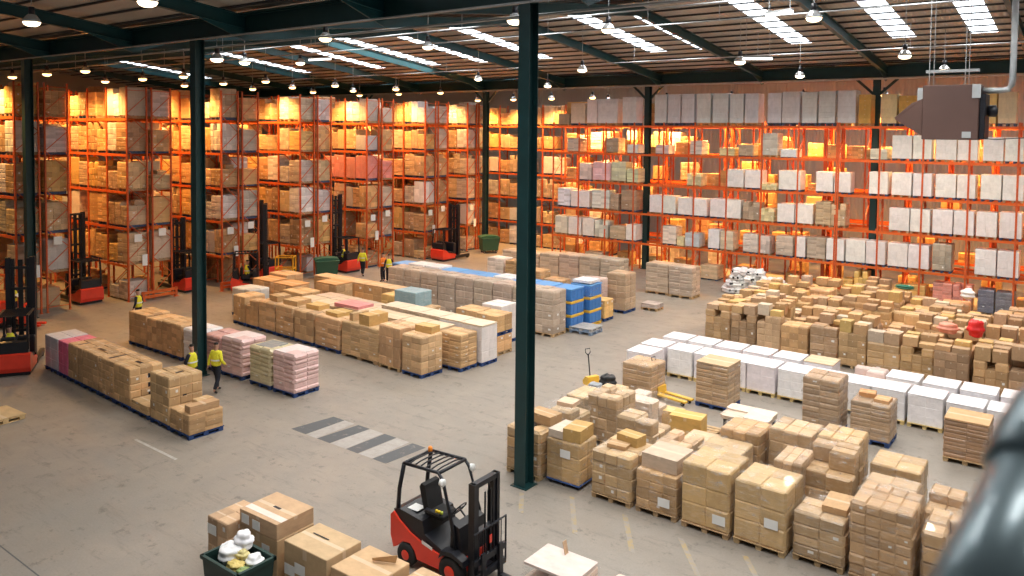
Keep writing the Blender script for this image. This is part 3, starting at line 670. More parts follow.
# ------------------------------------------------------------------ cartons at the bottom edge
g = 'opened cartons beside the forklift'
KC = (.60, .40, .225)
L('carton stack half hidden behind the green bin of bags', -14.7, -13.98, 9.1, 10.0, 1.02, 'b', shade(KC, .04), 'carton', PWOOD, group=g, lab_sheet=(-.2, .75), rz=.02)
o = L('tall stack of tape sealed cartons behind the green bin', -13.95, -12.72, 9.35, 10.3, .98, 'one', shade(KC, .05), 'carton', PWOOD, group=g, lab_sheet=(-.25, .7), rz=.02)
put('carton', ST['one'], o, (0, 0, .99), .01, (1.16, .92, .32), shade(KC, .03), 'carton')
for sx, zz in ((-.35, 1.17), (.0, 1.14), (.3, .75), (-.1, .6)): put('label_sheet', SHEET, o, (sx, -.5, zz), 0, (.8, 1, .9))
b = MB(); b.box(-.08, .12, -.03, .03, 1.315, 1.32); b.build('hand_hole', 'black', o)
b = MB(); b.box(-.55, .6, -.36, -.2, 1.313, 1.318); b.build('tape_band', 'plastic', o, color=(.78, .64, .56))
o = L('flat topped carton stack between the tall stack and torn carton', -12.5, -11.25, 9.35, 10.25, 1.1, 'one', shade(KC, .03), 'carton', PWOOD, group=g, rz=.015)
for sx, zz in ((-.4, .6), (-.1, .7), (-.25, .35)): put('label_sheet', SHEET, o, (sx, -.47, zz), 0, (1, 1, 1))
b = MB(); b.box(-.35, .1, .06, .085, 1.118, 1.123); b.build('lid_gap', 'black', o)
o = L('carton stack with one torn lid flap standing up', -11.2, -10.1, 9.4, 10.4, 1.0, 'one', shade(KC, .04), 'carton', PWOOD, group=g, rz=.01)
b = MB(); b.add([(-.05, .1, 1.02), (.35, .3, 1.02), (.42, .28, 1.2), (-.02, .06, 1.1), (-.05, .11, 1.02), (.35, .31, 1.02), (.42, .29, 1.2), (-.02, .07, 1.1)], [(0, 1, 2, 3), (7, 6, 5, 4), (0, 3, 7, 4), (1, 5, 6, 2), (3, 2, 6, 7), (0, 4, 5, 1)]); b.build('lid_flap', 'wood', o, color=KC)
L('low carton stack closest to the forklift wheel', -10.02, -9.0, 9.6, 10.62, .88, 'b', shade(KC, .03), 'carton', PWOOD, group=g)
o = L('single wrapped carton stack on the bare floor by the forks', -8.55, -7.4, 11.8, 12.65, .88, 'r4', (.66, .50, .40), 'wrapped', PWOOD, True, lab_sheet=None, top=(.76, .64, .58))
b = MB(); b.bar((-.05, .3, .9), (-.12, .3, 1.2), .12, .01); b.build('standing_flap', 'wood', o, color=(.55, .36, .22))
L('low pink topped wrapped load beside the single wrapped stack', -7.2, -6.2, 12.2, 13.1, .62, 'r4', (.70, .54, .46), 'wrapped', PWOOD, True)
o = thing('pallet', 'empty wooden pallet on the bare floor at the left edge', 'pallet', (-27.15, 9.72, 0), .05); put('deck', PAL, o, (0, 0, 0), 0, (1.25, 1.1, 1.1), (.62, .42, .20)); put('top_sheet', ST['one'], o, (0, 0, .155), 0, (1.24, 1.09, .02), (.66, .46, .24), 'carton')

# ------------------------------------------------------------------ field of mixed carton stacks
RP = random.Random(5)
PILE = []
xs = [-13.45+1.15*i for i in range(12)]
for j in range(8):
    for i, x0 in enumerate(xs):
        y = 33.3-.13*i+1.22*j+RP.uniform(-.08, .08)
        x = x0+RP.uniform(-.05, .05)
        if j >= 6 and i < 1: continue
        PILE.append((i, j, x, y))
nloose = 0
PC = ((.54, .32, .155), KRAFT, TAN, BROWN, (.54, .36, .22), (.58, .35, .16))
for i, j, x, y in PILE:
    h = RP.choice((.95, 1.1, 1.2, 1.3, 1.45, 1.6))
    if j == 0: h = RP.uniform(1.15, 1.5)
    w, d = RP.uniform(1.0, 1.14), RP.uniform(.98, 1.14)
    where = f'{ORD[j]} row behind white loads, {ORD[i]} from floor end'
    load('mixed brown carton stack, ' + where, x-w/2, x+w/2, y-d/2, y+d/2, h, RP.choice(('r1', 'r2', 'r3', 'a', 'c', 'e')), shade(RP.choice(PC), .12, RP), RP.choice(('carton', 'carton', 'wrapped')), PWOOD, False, RP.uniform(-.05, .05), 'field of mixed carton stacks', name='mixed_carton_stack')
    if RP.random() < .2: continue
    spots = [(-.25, -.24), (.25, .24), (-.25, .25), (.25, -.24)]; RP.shuffle(spots)
    sizes = ['lowest', 'middling', 'taller', 'tallest']
    hs = sorted(RP.uniform(.14, .48) for _ in range(4))
    for k in range(4):
        if nloose >= 290: break
        sx, sy = spots[k]; nloose += 1
        carton(f'{sizes[k]} loose carton on mixed stack, {where}', x+sx*w, y+sy*d, h+.03, RP.uniform(.40, .49)*w, RP.uniform(.40, .48)*d, hs[k], shade(RP.choice(PC+(YELLOW, (.60, .48, .36))), .15, RP), RP.uniform(-.08, .08), 'loose cartons on the mixed stacks')

# ------------------------------------------------------------------ pallet racks
M['pallet_plain'] = simple('worn pallet timber', (.40, .27, .15), .8, 0, .25, 5)
M['pallet_dark'] = simple('dark blue pallet timber', (.05, .08, .16), .8, 0, .25, 5)
def rack_load_mesh(key, pm):
    me = ST[key].copy(); bm = bmesh.new(); bm.from_mesh(me)
    for v in bm.verts: v.co.z = .09+v.co.z*.91
    bm.to_mesh(me); bm.free()
    p = MB()
    for k in range(5): y = -.42+k*.21; p.box(-.5, .5, y-.06, y+.06, .07, .09)
    for x in (-.43, 0, .43): p.box(x-.06, x+.06, -.48, .48, .015, .07); p.box(x-.05, x+.05, -.48, .48, 0, .015)
    pme = p.mesh('tmp', [pm])
    bm = bmesh.new(); bm.from_mesh(me); n0 = len(bm.faces); bm.from_mesh(pme); bm.faces.ensure_lookup_table()
    for f in bm.faces[n0:]: f.material_index = 1
    bm.to_mesh(me); bm.free(); me.materials.append(M[pm]); me.name = 'rack_load_'+key; return me
RM = {k: [rack_load_mesh(k, 'pallet_plain'), rack_load_mesh(k, 'pallet_dark')] for k in ('a', 'b', 'c', 'd', 'e', 'r1', 'r2', 'r3', 'r4', 'w', 'w2', 't', 'flat', 'bag')}
LV = [0.0, 1.9, 3.85, 5.75, 7.7, 9.55]
LVN = ['floor level', 'first beam level', 'second beam level', 'third beam level', 'fourth beam level', 'top beam level']
FR_CACHE = {}
def frame_mesh(hf, d):
    if (hf, d) in FR_CACHE: return FR_CACHE[(hf, d)]
    b = MB()
    for y in (0, d):
        b.box(-.045, .045, y-.035, y+.035, 0, hf); b.box(-.09, .09, y-.07, y+.07, 0, .012)
    z = .3; k = 0
    while z+1.0 < hf:
        b.bar((0, 0, z), (0, d, z+.95), .035, .03) if k % 2 == 0 else b.bar((0, d, z), (0, 0, z+.95), .035, .03)
        z += .95; k += 1
    b.bar((0, 0, .25), (0, d, .25), .035, .03); b.bar((0, 0, hf-.2), (0, d, hf-.2), .035, .03)
    FR_CACHE[(hf, d)] = b.mesh('upright_mesh', ['steel_orange']); return FR_CACHE[(hf, d)]
BM_ = {}
def beam_mesh(w):
    w = round(w, 3)
    if w not in BM_:
        b = MB(); b.box(.05, w-.05, -.025, .025, -.13, 0); b.box(.045, .06, -.035, .03, -.2, .03); b.box(w-.06, w-.045, -.035, .03, -.2, .03)
        BM_[w] = b.mesh('beam_mesh', ['beam_orange'])
    return BM_[w]
sg_ = MB(); sg_.box(-.004, .004, -.2, .2, -.2, .2); SIGN = sg_.mesh('sign_mesh', ['white'])
def rack(label, x0, n, bw, y0, d=1.05, hf=11.2, levels=LV[1:], sign=None, group='pallet racks'):
    o = thing('pallet_rack', label, 'pallet rack', (x0, y0, 0), 0, group)
    fm = frame_mesh(hf, d); bm_ = beam_mesh(bw)
    for i in range(n+1): put('upright_frame', fm, o, (i*bw, 0, 0))
    for z in levels:
        for i in range(n):
            put('beam', bm_, o, (i*bw, -.02, z)); put('beam', bm_, o, (i*bw, d+.02, z))
    if sign:
        for yy, zz, sc in sign: put('sign_plate', SIGN, o, (n*bw+.06, yy, zz), 0, sc)
    return o
RL = random.Random(21)
def rload(label, x0, x1, y0, d, z, h, key, col, mt, group, rz=0):
    o = put('wrapped_load' if mt == 'wrapped' else 'carton_load', RM[key][RL.randrange(2)], None, ((x0+x1)/2, y0+d/2, z+.004), rz, (x1-x0, d, h), col, mt)
    return tag(o, label, 'wrapped load' if mt == 'wrapped' else 'carton load', group)
WARMC = [TAN, TAN, KRAFT, YELLOW, BROWN, (.64, .46, .26), (.55, .40, .27), (.62, .36, .16)]
LEFT = [(-41.15, 15.72, 3, 'leftmost rack beside the parked lift truck'), (-40.55, 20.76, 6, 'rack beside the order picker, first from the left wall corner'), (-39.75, 25.7, 4, 'rack behind the second green column'),
        (-39.3, 30.75, 4, 'rack beside the nearer green bin'), (-38.8, 35.7, 4, 'rack behind the walking worker'), (-38.3, 40.7, 4, 'rack beside the far reach truck'), (-38.75, 45.8, 4, 'rack beside the far green bin')]
SHORT = ['leftmost rack', 'order picker rack', 'rack behind second column', 'near green bin rack', 'walking worker rack', 'far reach truck rack', 'far green bin rack']
BW = 2.12
for r, (xe, y0, n, lab) in enumerate(LEFT):
    for side in (0, 1):
        ys = y0+side*1.33; x0 = xe-n*BW
        rack(f'orange {["", "back to back "][side]}{lab}' if side == 0 else f'orange rack run standing back to back with the {SHORT[r]}', x0, n, BW, ys,
             sign=[(.5, 3.3, (1, 1, 1)), (.85, 2.1, (1, .7, 1.5))] if side == 0 else [(.5, 3.5, (1, 1, 1))])
        for li, z in enumerate(LV):
            for i in range(n):
                bi = n-i
                if side == 1 and bi > 2: continue
                if r == 0 and side == 0 and bi > 2: continue
                xa = x0+i*BW+.1; wid = BW-.2
                if li == 0 and RL.random() < .35: continue
                cuts = RL.choice(([0, .5, 1], [0, .5, 1], [0, .48, 1], [0, .34, .67, 1])) if li else [0, .5, 1]
                for k in range(len(cuts)-1):
                    if RL.random() < (.06 if li > 1 else .2): continue
                    a, c = xa+wid*cuts[k]+.02, xa+wid*cuts[k+1]-.02
                    hm = 1.62 if li < 5 else 1.75
                    h = RL.choice((1.0, 1.25, 1.4, 1.5, hm, hm)) if li else RL.choice((.7, 1.0, 1.3))
                    if (c-a) < .8: h = RL.uniform(1.1, 1.6)
                    endb = bi == 1 and RL.random() < .55
                    col = shade(RL.choice(((.50, .44, .38), (.58, .55, .55), (.52, .43, .33))) if endb else RL.choice(WARMC), .14, RL)  # end-bay greys put the weaker warm light into the load colour
                    if li and RL.random() < .07: col = shade((.74, .70, .68), .06, RL)
                    if r == 4 and li == 3 and bi in (1, 2): col = shade((.70, .26, .22), .1, RL)
                    pos = ['aisle end half', 'inner half', 'innermost third'][len(cuts)-2-k] if len(cuts) == 3 else ['aisle end third', 'middle third', 'innermost third'][len(cuts)-2-k]
                    rload(f'{"load" if side == 0 else "hind load"}, {LVN[li]}, {pos} of {ORD[bi-1]} bay, {SHORT[r]}', a, c, ys, 1.05, z, h,
                          RL.choice(('w', 't', 'flat', 'c') if endb else ('a', 'b', 'c', 'd', 'e', 'r1', 'r3', 'w2', 't', 'flat')), col, 'wrapped' if endb or RL.random() < .3 else 'carton', 'loads in the left racks', RL.uniform(-.03, .03))
# orange end barriers
for (x, y), lab in (((-40.1, 22.2), 'orange barrier on the floor at the end of the order picker rack'), ((-39.35, 26.3), 'orange barrier on the floor behind the second green column')):
    o = thing('rack_barrier', lab, 'barrier', (x, y, 0))
    for s in (-.9, .9):
        b = MB(); b.box(-.06, .06, s-.06, s+.06, 0, .5); b.box(-.12, .12, s-.12, s+.12, 0, .015); b.build('post', 'steel_orange', o)
    for z in (.2, .42):
        b = MB(); b.box(-.03, .03, -1.0, 1.0, z-.07, z+.07); b.build('rail', 'beam_orange', o)
# cross aisle rack further back
o = rack('orange rack seen through the cross aisle behind the long far rack', -46, 12, BW, 50.9, hf=11.2)
for li, z in enumerate(LV):
    for i in range(12):
        for k in (0, 1):
            if RL.random() < (.12 if i < 8 else .55): continue
            a = -46+i*BW+.12+k*.95
            rload(f'load, {LVN[li]}, {["first", "second"][k]} place, {ORD[i]} bay of rack beyond the cross aisle', a, a+.9, 50.9, 1.05, z, RL.uniform(.9, 1.55), RL.choice(('a', 'b', 'c', 'w', 't', 'r1')), shade(RL.choice(WARMC+[(.72, .66, .60)]*3), .12, RL), RL.choice(('carton', 'wrapped')), 'loads behind the cross aisle')
o = rack('orange rack glimpsed deep behind the right part of the long far rack', -20.0, 11, BW, 50.9, hf=9.9)
# the long far rack: two runs end to end, each back to back
RBW = 2.12; RY = 46.35
rack('long orange far rack facing the floor, part left of the heater column', -31.3, 9, RBW, RY, hf=9.75, group='far rack')
rack('long orange far rack facing the floor, part right of the heater column', -31.3+9*RBW+.11, 8, RBW, RY, hf=9.75, group='far rack')
rack('back run of the long orange far rack, left part', -30.24, 8, RBW, RY+1.45, hf=9.75, group='far rack')
rack('back run of the long orange far rack, right part', -30.24+8*RBW+.11, 8, RBW, RY+1.45, hf=9.75, group='far rack')
def px2x(px, py):                                   # photo column -> place along the rack front
    d = fw+RR*(px-512)/f_-UU*(py-cy_)/f_; return d.x*RY/d.y
CW = (.84, .80, .79); CB = (.45, .34, .24); CG = (.72, .72, .75); CY = (.76, .66, .38); CO = (.66, .38, .10)
RROW = {
 5: [(40, 62, .8, CB), (66, 95, 1.5, (.66, .58, .46)), (100, 120, 1.75, CW), (123, 164, 1.75, CG), (175, 203, 1.85, CG), (243, 268, 1.95, CG), (271, 296, 1.95, CG), (300, 326, 1.95, CG), (332, 361, 1.95, CG), (366, 398, 1.95, CG), (402, 430, 1.9, CG), (434, 462, 1.9, CG), (482, 510, 1.9, CG), (513, 549, 1.95, CG), (555, 586, 1.9, CG), (590, 624, 1.95, CG), (630, 668, 1.95, CG), (675, 700, 1.7, CO), (722, 755, 1.7, (.78, .62, .36)), (760, 795, 1.6, CO), (860, 900, 1.6, (.76, .62, .40)), (905, 936, 1.6, CO), (940, 966, 1.7, (.76, .55, .22)), (970, 1008, 1.7, (.76, .62, .40))],  # top-row orange tones carry warm lamp light in the load colour
 4: [(58, 84, .95, (.52, .44, .36)), (140, 165, 1.0, CB), (185, 207, .6, CW), (245, 272, .6, (.78, .62, .60)), (318, 342, .9, (.74, .66, .56)), (380, 411, .5, CY), (420, 450, .7, CB), (470, 502, 1.4, (.60, .55, .5)), (510, 543, .5, CG), (700, 735, .6, (.70, .66, .56)), (745, 786, 1.35, CW), (790, 829, 1.35, CW), (838, 881, 1.3, CW), (884, 926, 1.3, CW), (938, 981, 1.3, CW), (985, 1024, 1.3, CW)],
 3: [(84, 109, 1.2, (.80, .62, .60)), (112, 148, 1.3, (.78, .50, .52)), (151, 181, 1.35, (.66, .66, .46)), (184, 207, .95, (.62, .64, .42)), (312, 340, .8, CY), (395, 430, 1.15, CW), (434, 469, 1.15, CW), (470, 500, .4, CY), (506, 551, 1.2, CW), (585, 620, 1.2, CW), (623, 657, 1.2, CW), (697, 736, 1.3, CW), (745, 786, 1.3, CW), (790, 829, 1.3, CW), (838, 880, 1.3, CW), (884, 922, 1.3, CW), (934, 977, 1.35, CW), (980, 1024, 1.35, CW)],
 2: [(38, 63, 1.3, (.70, .74, .82)), (66, 104, 1.2, CW), (110, 146, 1.3, (.74, .72, .68)), (149, 166, 1.1, CB), (172, 203, 1.4, (.40, .27, .18)), (232, 258, 1.2, CW), (260, 286, 1.2, CW), (292, 322, 1.15, CW), (324, 352, 1.15, CW), (360, 392, 1.2, CW), (394, 424, 1.2, CW), (430, 464, 1.1, CB), (466, 494, .8, CY), (503, 538, 1.15, CW), (541, 577, 1.2, CW), (584, 616, 1.4, (.50, .36, .22)), (617, 646, 1.3, (.58, .42, .26)), (740, 782, 1.3, CW), (785, 826, 1.3, CW), (832, 874, 1.35, CW), (877, 919, 1.35, CW), (925, 968, 1.35, CW), (974, 1021, 1.4, CW)],
 1: [(32, 57, 1.3, (.72, .68, .58)), (60, 86, 1.3, CW), (90, 113, 1.3, CW), (116, 142, 1.2, (.72, .70, .62)), (148, 180, .9, (.56, .44, .30)), (182, 202, 1.1, CW), (256, 287, 1.2, (.78, .66, .58)), (290, 304, .6, CY), (307, 336, .9, (.55, .58, .62)), (356, 379, 1.25, CW), (382, 408, 1.2, (.66, .56, .40)), (430, 461, 1.15, (.66, .58, .50)), (463, 486, 1.1, (.66, .58, .50)), (500, 535, 1.2, (.55, .45, .36)), (540, 561, 1.25, CW), (566, 604, 1.3, (.46, .37, .28)), (607, 644, 1.3, CW), (648, 688, 1.35, CW), (691, 731, 1.35, CW), (737, 778, 1.35, CW), (781, 824, 1.35, CW), (832, 872, 1.5, (.42, .36, .28)), (922, 966, 1.4, CW), (970, 1015, 1.4, CW)],
 0: [(40, 75, .6, (.5, .36, .24)), (95, 130, .9, CB), (340, 375, .9, (.60, .42, .26)), (640, 662, 1.0, CO), (665, 692, 1.5, (.74, .48, .14)), (750, 776, 1.0, CO), (780, 816, 1.1, CO), (832, 872, 1.35, (.66, .26, .20)), (875, 914, 1.35, (.66, .26, .20)), (928, 962, 1.25, (.16, .17, .21)), (966, 1006, 1.2, (.18, .18, .21))]}
CN = {CW: 'white wrapped', CG: 'tall grey', CB: 'brown', CO: 'orange brown', CY: 'yellowish'}
for li, items in RROW.items():
    z = LV[li]
    for k, (a, c, h, col) in enumerate(items):
        py = 60+({5: 100, 4: 180, 3: 240, 2: 300, 1: 370, 0: 450}[li])/2.1157
        x0, x1 = px2x(540+a/2.1157, py), px2x(540+c/2.1157, py)
        grey = col in (CW, CG)
        rload(f'{CN.get(col, "coloured")} load, {ORD[k] if k < 20 else "twenty " + ORD[k-20]} from the far rack\'s left end, {LVN[li]}', x0, x1, RY, .96, z, h, 'w' if grey and li < 5 else ('w2' if li == 5 else RL.choice(('a', 'b', 'r1', 't', 'flat'))), shade(col, .04, RL), 'wrapped' if li < 5 or grey else 'carton', 'loads on the far rack', RL.uniform(-.02, .02))
# stock glimpsed through the far rack: past counting, one object
bmx = bmesh.new()
def addst(key, x, y, z, w, d, h, tone):
    n0 = len(bmx.verts); bmx.from_mesh(ST[key]); bmx.verts.ensure_lookup_table()
    for v in bmx.verts[n0:]: v.co = Vector((x+v.co.x*w, y+v.co.y*d, z+v.co.z*h))
for li, z in enumerate(LV):
    for i in range(17):
        for k in (0, 1):
            if RL.random() < .62: continue
            addst(RL.choice('abc'), -31.3+i*RBW+.6+k*.95, RY+1.98, z+.01, .9, 1.0, RL.uniform(.4, 1.0) if li < 5 else RL.uniform(1, 1.7), 1)
    for i in range(11):
        if RL.random() < .6: addst('a', -20.5+i*BW+.6+RL.choice((0, .95)), 51.4, z+.01, .9, 1.0, RL.uniform(.5, 1.5), 1)
me = bpy.data.meshes.new('stock'); bmx.to_mesh(me); bmx.free(); me.materials.append(M['carton'])
o = put('stock', me, None, color=(.64, .40, .16)); tag(o, 'warm brown stock glimpsed through the bays of the long far rack', 'stock', None, 'stuff')
# low bars on the long rack end

# ------------------------------------------------------------------ people
DG = bpy.context.evaluated_depsgraph_get
def skin(name, chains, parent, mt, color=None, sub=1):
    """chains: lists of (point, radius); chains that start at an existing point join it"""
    me = bpy.data.meshes.new(name); V = []; E_l = []; rad = []; idx = {}
    for ch in chains:
        prev = None
        for p, r in ch:
            k = tuple(round(c, 4) for c in p)
            if k not in idx: idx[k] = len(V); V.append(k); rad.append(r)
            if prev is not None and prev != idx[k]: E_l.append((prev, idx[k]))
            prev = idx[k]
    me.from_pydata(V, E_l, []); o = bpy.data.objects.new(name, me); COL.objects.link(o)
    md = o.modifiers.new('s', 'SKIN'); md.use_smooth_shade = True
    for i, sv in enumerate(me.skin_vertices[0].data):
        r = rad[i]; sv.radius = r if isinstance(r, tuple) else (r, r); sv.use_root = (i == 0)
    md2 = o.modifiers.new('d', 'SUBSURF'); md2.levels = sub; md2.render_levels = sub
    dg = bpy.context.evaluated_depsgraph_get(); dg.update()
    me2 = bpy.data.meshes.new_from_object(o.evaluated_get(dg)); bpy.data.objects.remove(o); bpy.data.meshes.remove(me)
    me2.name = name; me2.materials.clear(); me2.materials.append(M[mt])
    me2.polygons.foreach_set('use_smooth', [True]*len(me2.polygons))
    return put(name, me2, parent, color=color)
HIVIS = (.80, .74, .04); NAVY = (.012, .014, .024); ORANGE = (.86, .22, .03)
def limb(a, b, t): return tuple(a[i]+(b[i]-a[i])*t for i in range(3))
def person(label, loc, rz, pose='stand', top=HIVIS, sleeves=None, trousers=NAVY, head=(.02, .015, .012), over=None, hat=None, group='warehouse workers'):
    o = thing('person', label, 'person', loc, rz, group)
    J = dict(pel=(0, 0, .96), wai=(0, 0, 1.10), che=(0, .01, 1.30), nec=(0, .0, 1.47), hd0=(0, .02, 1.54), hd1=(0, .035, 1.63), hd2=(0, .02, 1.72),
             sl=(-.17, 0, 1.40), el=(-.25, -.03, 1.13), wl=(-.25, .08, .90), sr=(.17, 0, 1.40), er=(.25, -.03, 1.13), wr=(.25, .08, .90),
             hl=(-.09, 0, .92), kl=(-.10, .03, .50), al=(-.10, -.02, .09), tl=(-.11, .15, .04), hr=(.09, 0, .92), kr=(.10, .03, .50), ar=(.10, -.02, .09), tr=(.11, .15, .04))
    if pose == 'walk': J.update(kl=(-.09, .14, .52), al=(-.09, .17, .09), tl=(-.10, .34, .05), kr=(.10, -.02, .50), ar=(.11, -.24, .13), tr=(.11, -.10, .03), wl=(-.27, -.08, .90), wr=(.25, .18, .95))
    if pose == 'sit':
        J.update(hl=(-.09, .02, .92), kl=(-.12, .42, .96), al=(-.12, .46, .54), tl=(-.13, .62, .50), hr=(.09, .02, .92), kr=(.12, .42, .96), ar=(.12, .46, .54), tr=(.13, .62, .50),
                 el=(-.24, .12, 1.14), wl=(-.18, .36, 1.16), er=(.24, .12, 1.14), wr=(.18, .36, 1.16))
    if pose == 'read': J.update(el=(-.24, .04, 1.12), wl=(-.10, .28, 1.18), er=(.24, .04, 1.12), wr=(.10, .28, 1.18), hd1=(0, .06, 1.62), hd2=(0, .06, 1.71))
    if pose == 'cross': J.update(el=(-.26, .06, 1.13), wl=(-.04, .20, 1.12), er=(.26, .06, 1.13), wr=(.04, .21, 1.16))
    if over: J.update(over)
    g = J
    def hand(w, e, s):
        d = (Vector(w)-Vector(e)).normalized(); side = Vector((1, 0, 0)) if abs(d.x) < .7 else Vector((0, 0, 1)); nrm = d.cross(side).normalized()
        wv = Vector(w); palm = wv+d*.075; ch = [[(w, .028), (tuple(palm), (.036, .018))]]; fs = []
        for q, ln in ((-.028, .075), (-.010, .088), (.010, .082), (.027, .064)):
            b0 = palm+side*q; b1 = b0+d*ln*.5+nrm*.006; b2 = b0+d*ln*.92+nrm*.022
            fs.append([(tuple(b0-d*.01), .0095), (tuple(b1), .009), (tuple(b2), .0075)])
        t0 = wv+d*.03+side*.03*s; fs.append([(tuple(t0), .011), (tuple(t0+side*.028*s+d*.03), .010), (tuple(t0+side*.034*s+d*.06), .0085)])
        return ch, fs
    hL, fL = hand(g['wl'], g['el'], 1); hR, fR = hand(g['wr'], g['er'], -1)
    ch = [[(g['pel'], (.11, .075)), (g['wai'], (.10, .07)), (g['che'], (.12, .08)), (g['nec'], (.055, .055)), (g['hd0'], (.070, .08)), (g['hd1'], (.078, .098)), (g['hd2'], (.055, .07))]]
    for s in 'lr':
        ch.append([(g['che'], (.12, .08)), (g['s'+s], .050), (limb(g['s'+s], g['e'+s], .5), .048), (g['e'+s], .040), (limb(g['e'+s], g['w'+s], .5), .036), (g['w'+s], .028)])
        ch.append([(g['pel'], (.11, .075)), (g['h'+s], .075), (limb(g['h'+s], g['k'+s], .5), .066), (g['k'+s], .055), (limb(g['k'+s], g['a'+s], .4), .052), (g['a'+s], .036), (g['t'+s], (.038, .026))])
    body = skin('body', ch+hL+hR, o, 'skin')
    fm = [skin('fingers', f, None, 'skin', sub=1) for f in (fL, fR)]
    bm = bmesh.new(); bm.from_mesh(body.data)
    for f in fm: bm.from_mesh(f.data); bpy.data.objects.remove(f)
    # nose, ears, eyes belong to the head surface
    hc = Vector(g['hd1'])
    def blob(c, r):
        ret = bmesh.ops.create_uvsphere(bm, u_segments=8, v_segments=6, radius=1); bmesh.ops.transform(bm, matrix=Matrix.Translation(c) @ Matrix.Diagonal((*r, 1)), verts=ret['verts'])
    blob(hc+Vector((0, .098, -.015)), (.013, .02, .022)); blob(hc+Vector((.078, -.005, -.01)), (.012, .02, .032)); blob(hc+Vector((-.078, -.005, -.01)), (.012, .02, .032))
    bm.to_mesh(body.data); bm.free(); body.data.polygons.foreach_set('use_smooth', [True]*len(body.data.polygons))
    fc = MB()
    for s in (-1, 1): fc.lathe([(.002, -.006), (.011, -.002), (.011, .004), (.002, .008)], 8, (hc.x+s*.03, hc.y+.088, hc.z+.012), 'y')
    fc.bar((hc.x-.022, hc.y+.087, hc.z-.052), (hc.x+.022, hc.y+.087, hc.z-.052), .012, .010); fc.build('face_features', 'rubber', o)
    # clothing
    jk = [[(limb(g['pel'], g['wai'], -.35), (.20, .15)), (limb(g['pel'], g['wai'], .3), (.195, .15)), (g['wai'], (.19, .145)), (g['che'], (.215, .155)), (limb(g['che'], g['nec'], .7), (.14, .11)), (limb(g['che'], g['nec'], 1.02), (.085, .08))]]
    if sleeves is None:
        for s in 'lr': jk.append([(g['che'], (.215, .155)), (g['s'+s], .090), (limb(g['s'+s], g['e'+s], .5), .068), (g['e'+s], .060), (limb(g['e'+s], g['w'+s], .55), .052), (limb(g['e'+s], g['w'+s], .93), .046)])
    skin('hi_vis_jacket' if sleeves is None else 'hi_vis_vest', jk, o, 'cloth', top)
    if sleeves is not None:
        for s in 'lr': skin('sleeve', [[(limb(g['che'], g['s'+s], .75), .072), (g['s'+s], .074), (limb(g['s'+s], g['e'+s], .5), .064), (g['e'+s], .056), (limb(g['e'+s], g['w'+s], .95), .044)]], o, 'cloth', sleeves)
    tr = [[(limb(g['wai'], g['pel'], .2), (.165, .125)), (g['pel'], (.175, .135))]]
    for s in 'lr': tr.append([(g['pel'], (.175, .135)), (g['h'+s], .105), (limb(g['h'+s], g['k'+s], .5), .094), (g['k'+s], .074), (limb(g['k'+s], g['a'+s], .45), .07), (limb(g['k'+s], g['a'+s], .92), .062)])
    skin('trousers', tr, o, 'cloth', trousers)
    for s in 'lr': skin('shoe', [[(limb(g['a'+s], g['k'+s], .06), .05), (limb(g['a'+s], g['t'+s], .35), (.05, .042)), (g['t'+s], (.05, .032))]], o, 'rubber')
    skin('cap' if hat else 'hair', [[(tuple(hc+Vector((0, -.02, .01))), (.082, .088)), (tuple(hc+Vector((0, -.012, .075))), (.078, .088)), (tuple(hc+Vector((0, -.005, .115))), (.05, .06))]], o, 'cloth', hat or head)
    b = MB()
    w_, c_ = Vector(g['wai']), Vector(g['che'])
    m_ = w_.lerp(c_, .25)
    n_ = 20
    P = [(m_.x+.205*math.cos(2*PI*k/n_), m_.y+.16*math.sin(2*PI*k/n_), m_.z+dz) for dz in (-.025, .025) for k in range(n_)]
    b.add(P, [(k, (k+1) % n_, (k+1) % n_+n_, k+n_) for k in range(n_)])
    b.build('reflective_band', 'white', o)
    return o
AW = .65
person('person in yellow hi-vis jacket and black trousers walking beside the green column', (-24.2, 15.38, 0), AW-.35, 'walk')
person('person in yellow hi-vis vest with dark sleeves standing behind the tall brown load', (-24.62, 14.75, 0), AW+1.2, 'cross', HIVIS, NAVY)
person('person in yellow vest peering over the end of the brown row', (-35.0, 18.35, 0), AW+1.4, 'stand', HIVIS, NAVY)
person('person in yellow-green vest walking before the rack ends', (-36.9, 33.6, 0), AW-.2, 'walk', HIVIS, None)
person('person in orange hi-vis vest at the far end of the tall grey row', (-34.55, 33.1, 0), AW+1.0, 'stand', ORANGE, ORANGE)
person('person in yellow-green vest beside the one in orange', (-33.95, 33.0, 0), AW+.2, 'walk', HIVIS, NAVY)

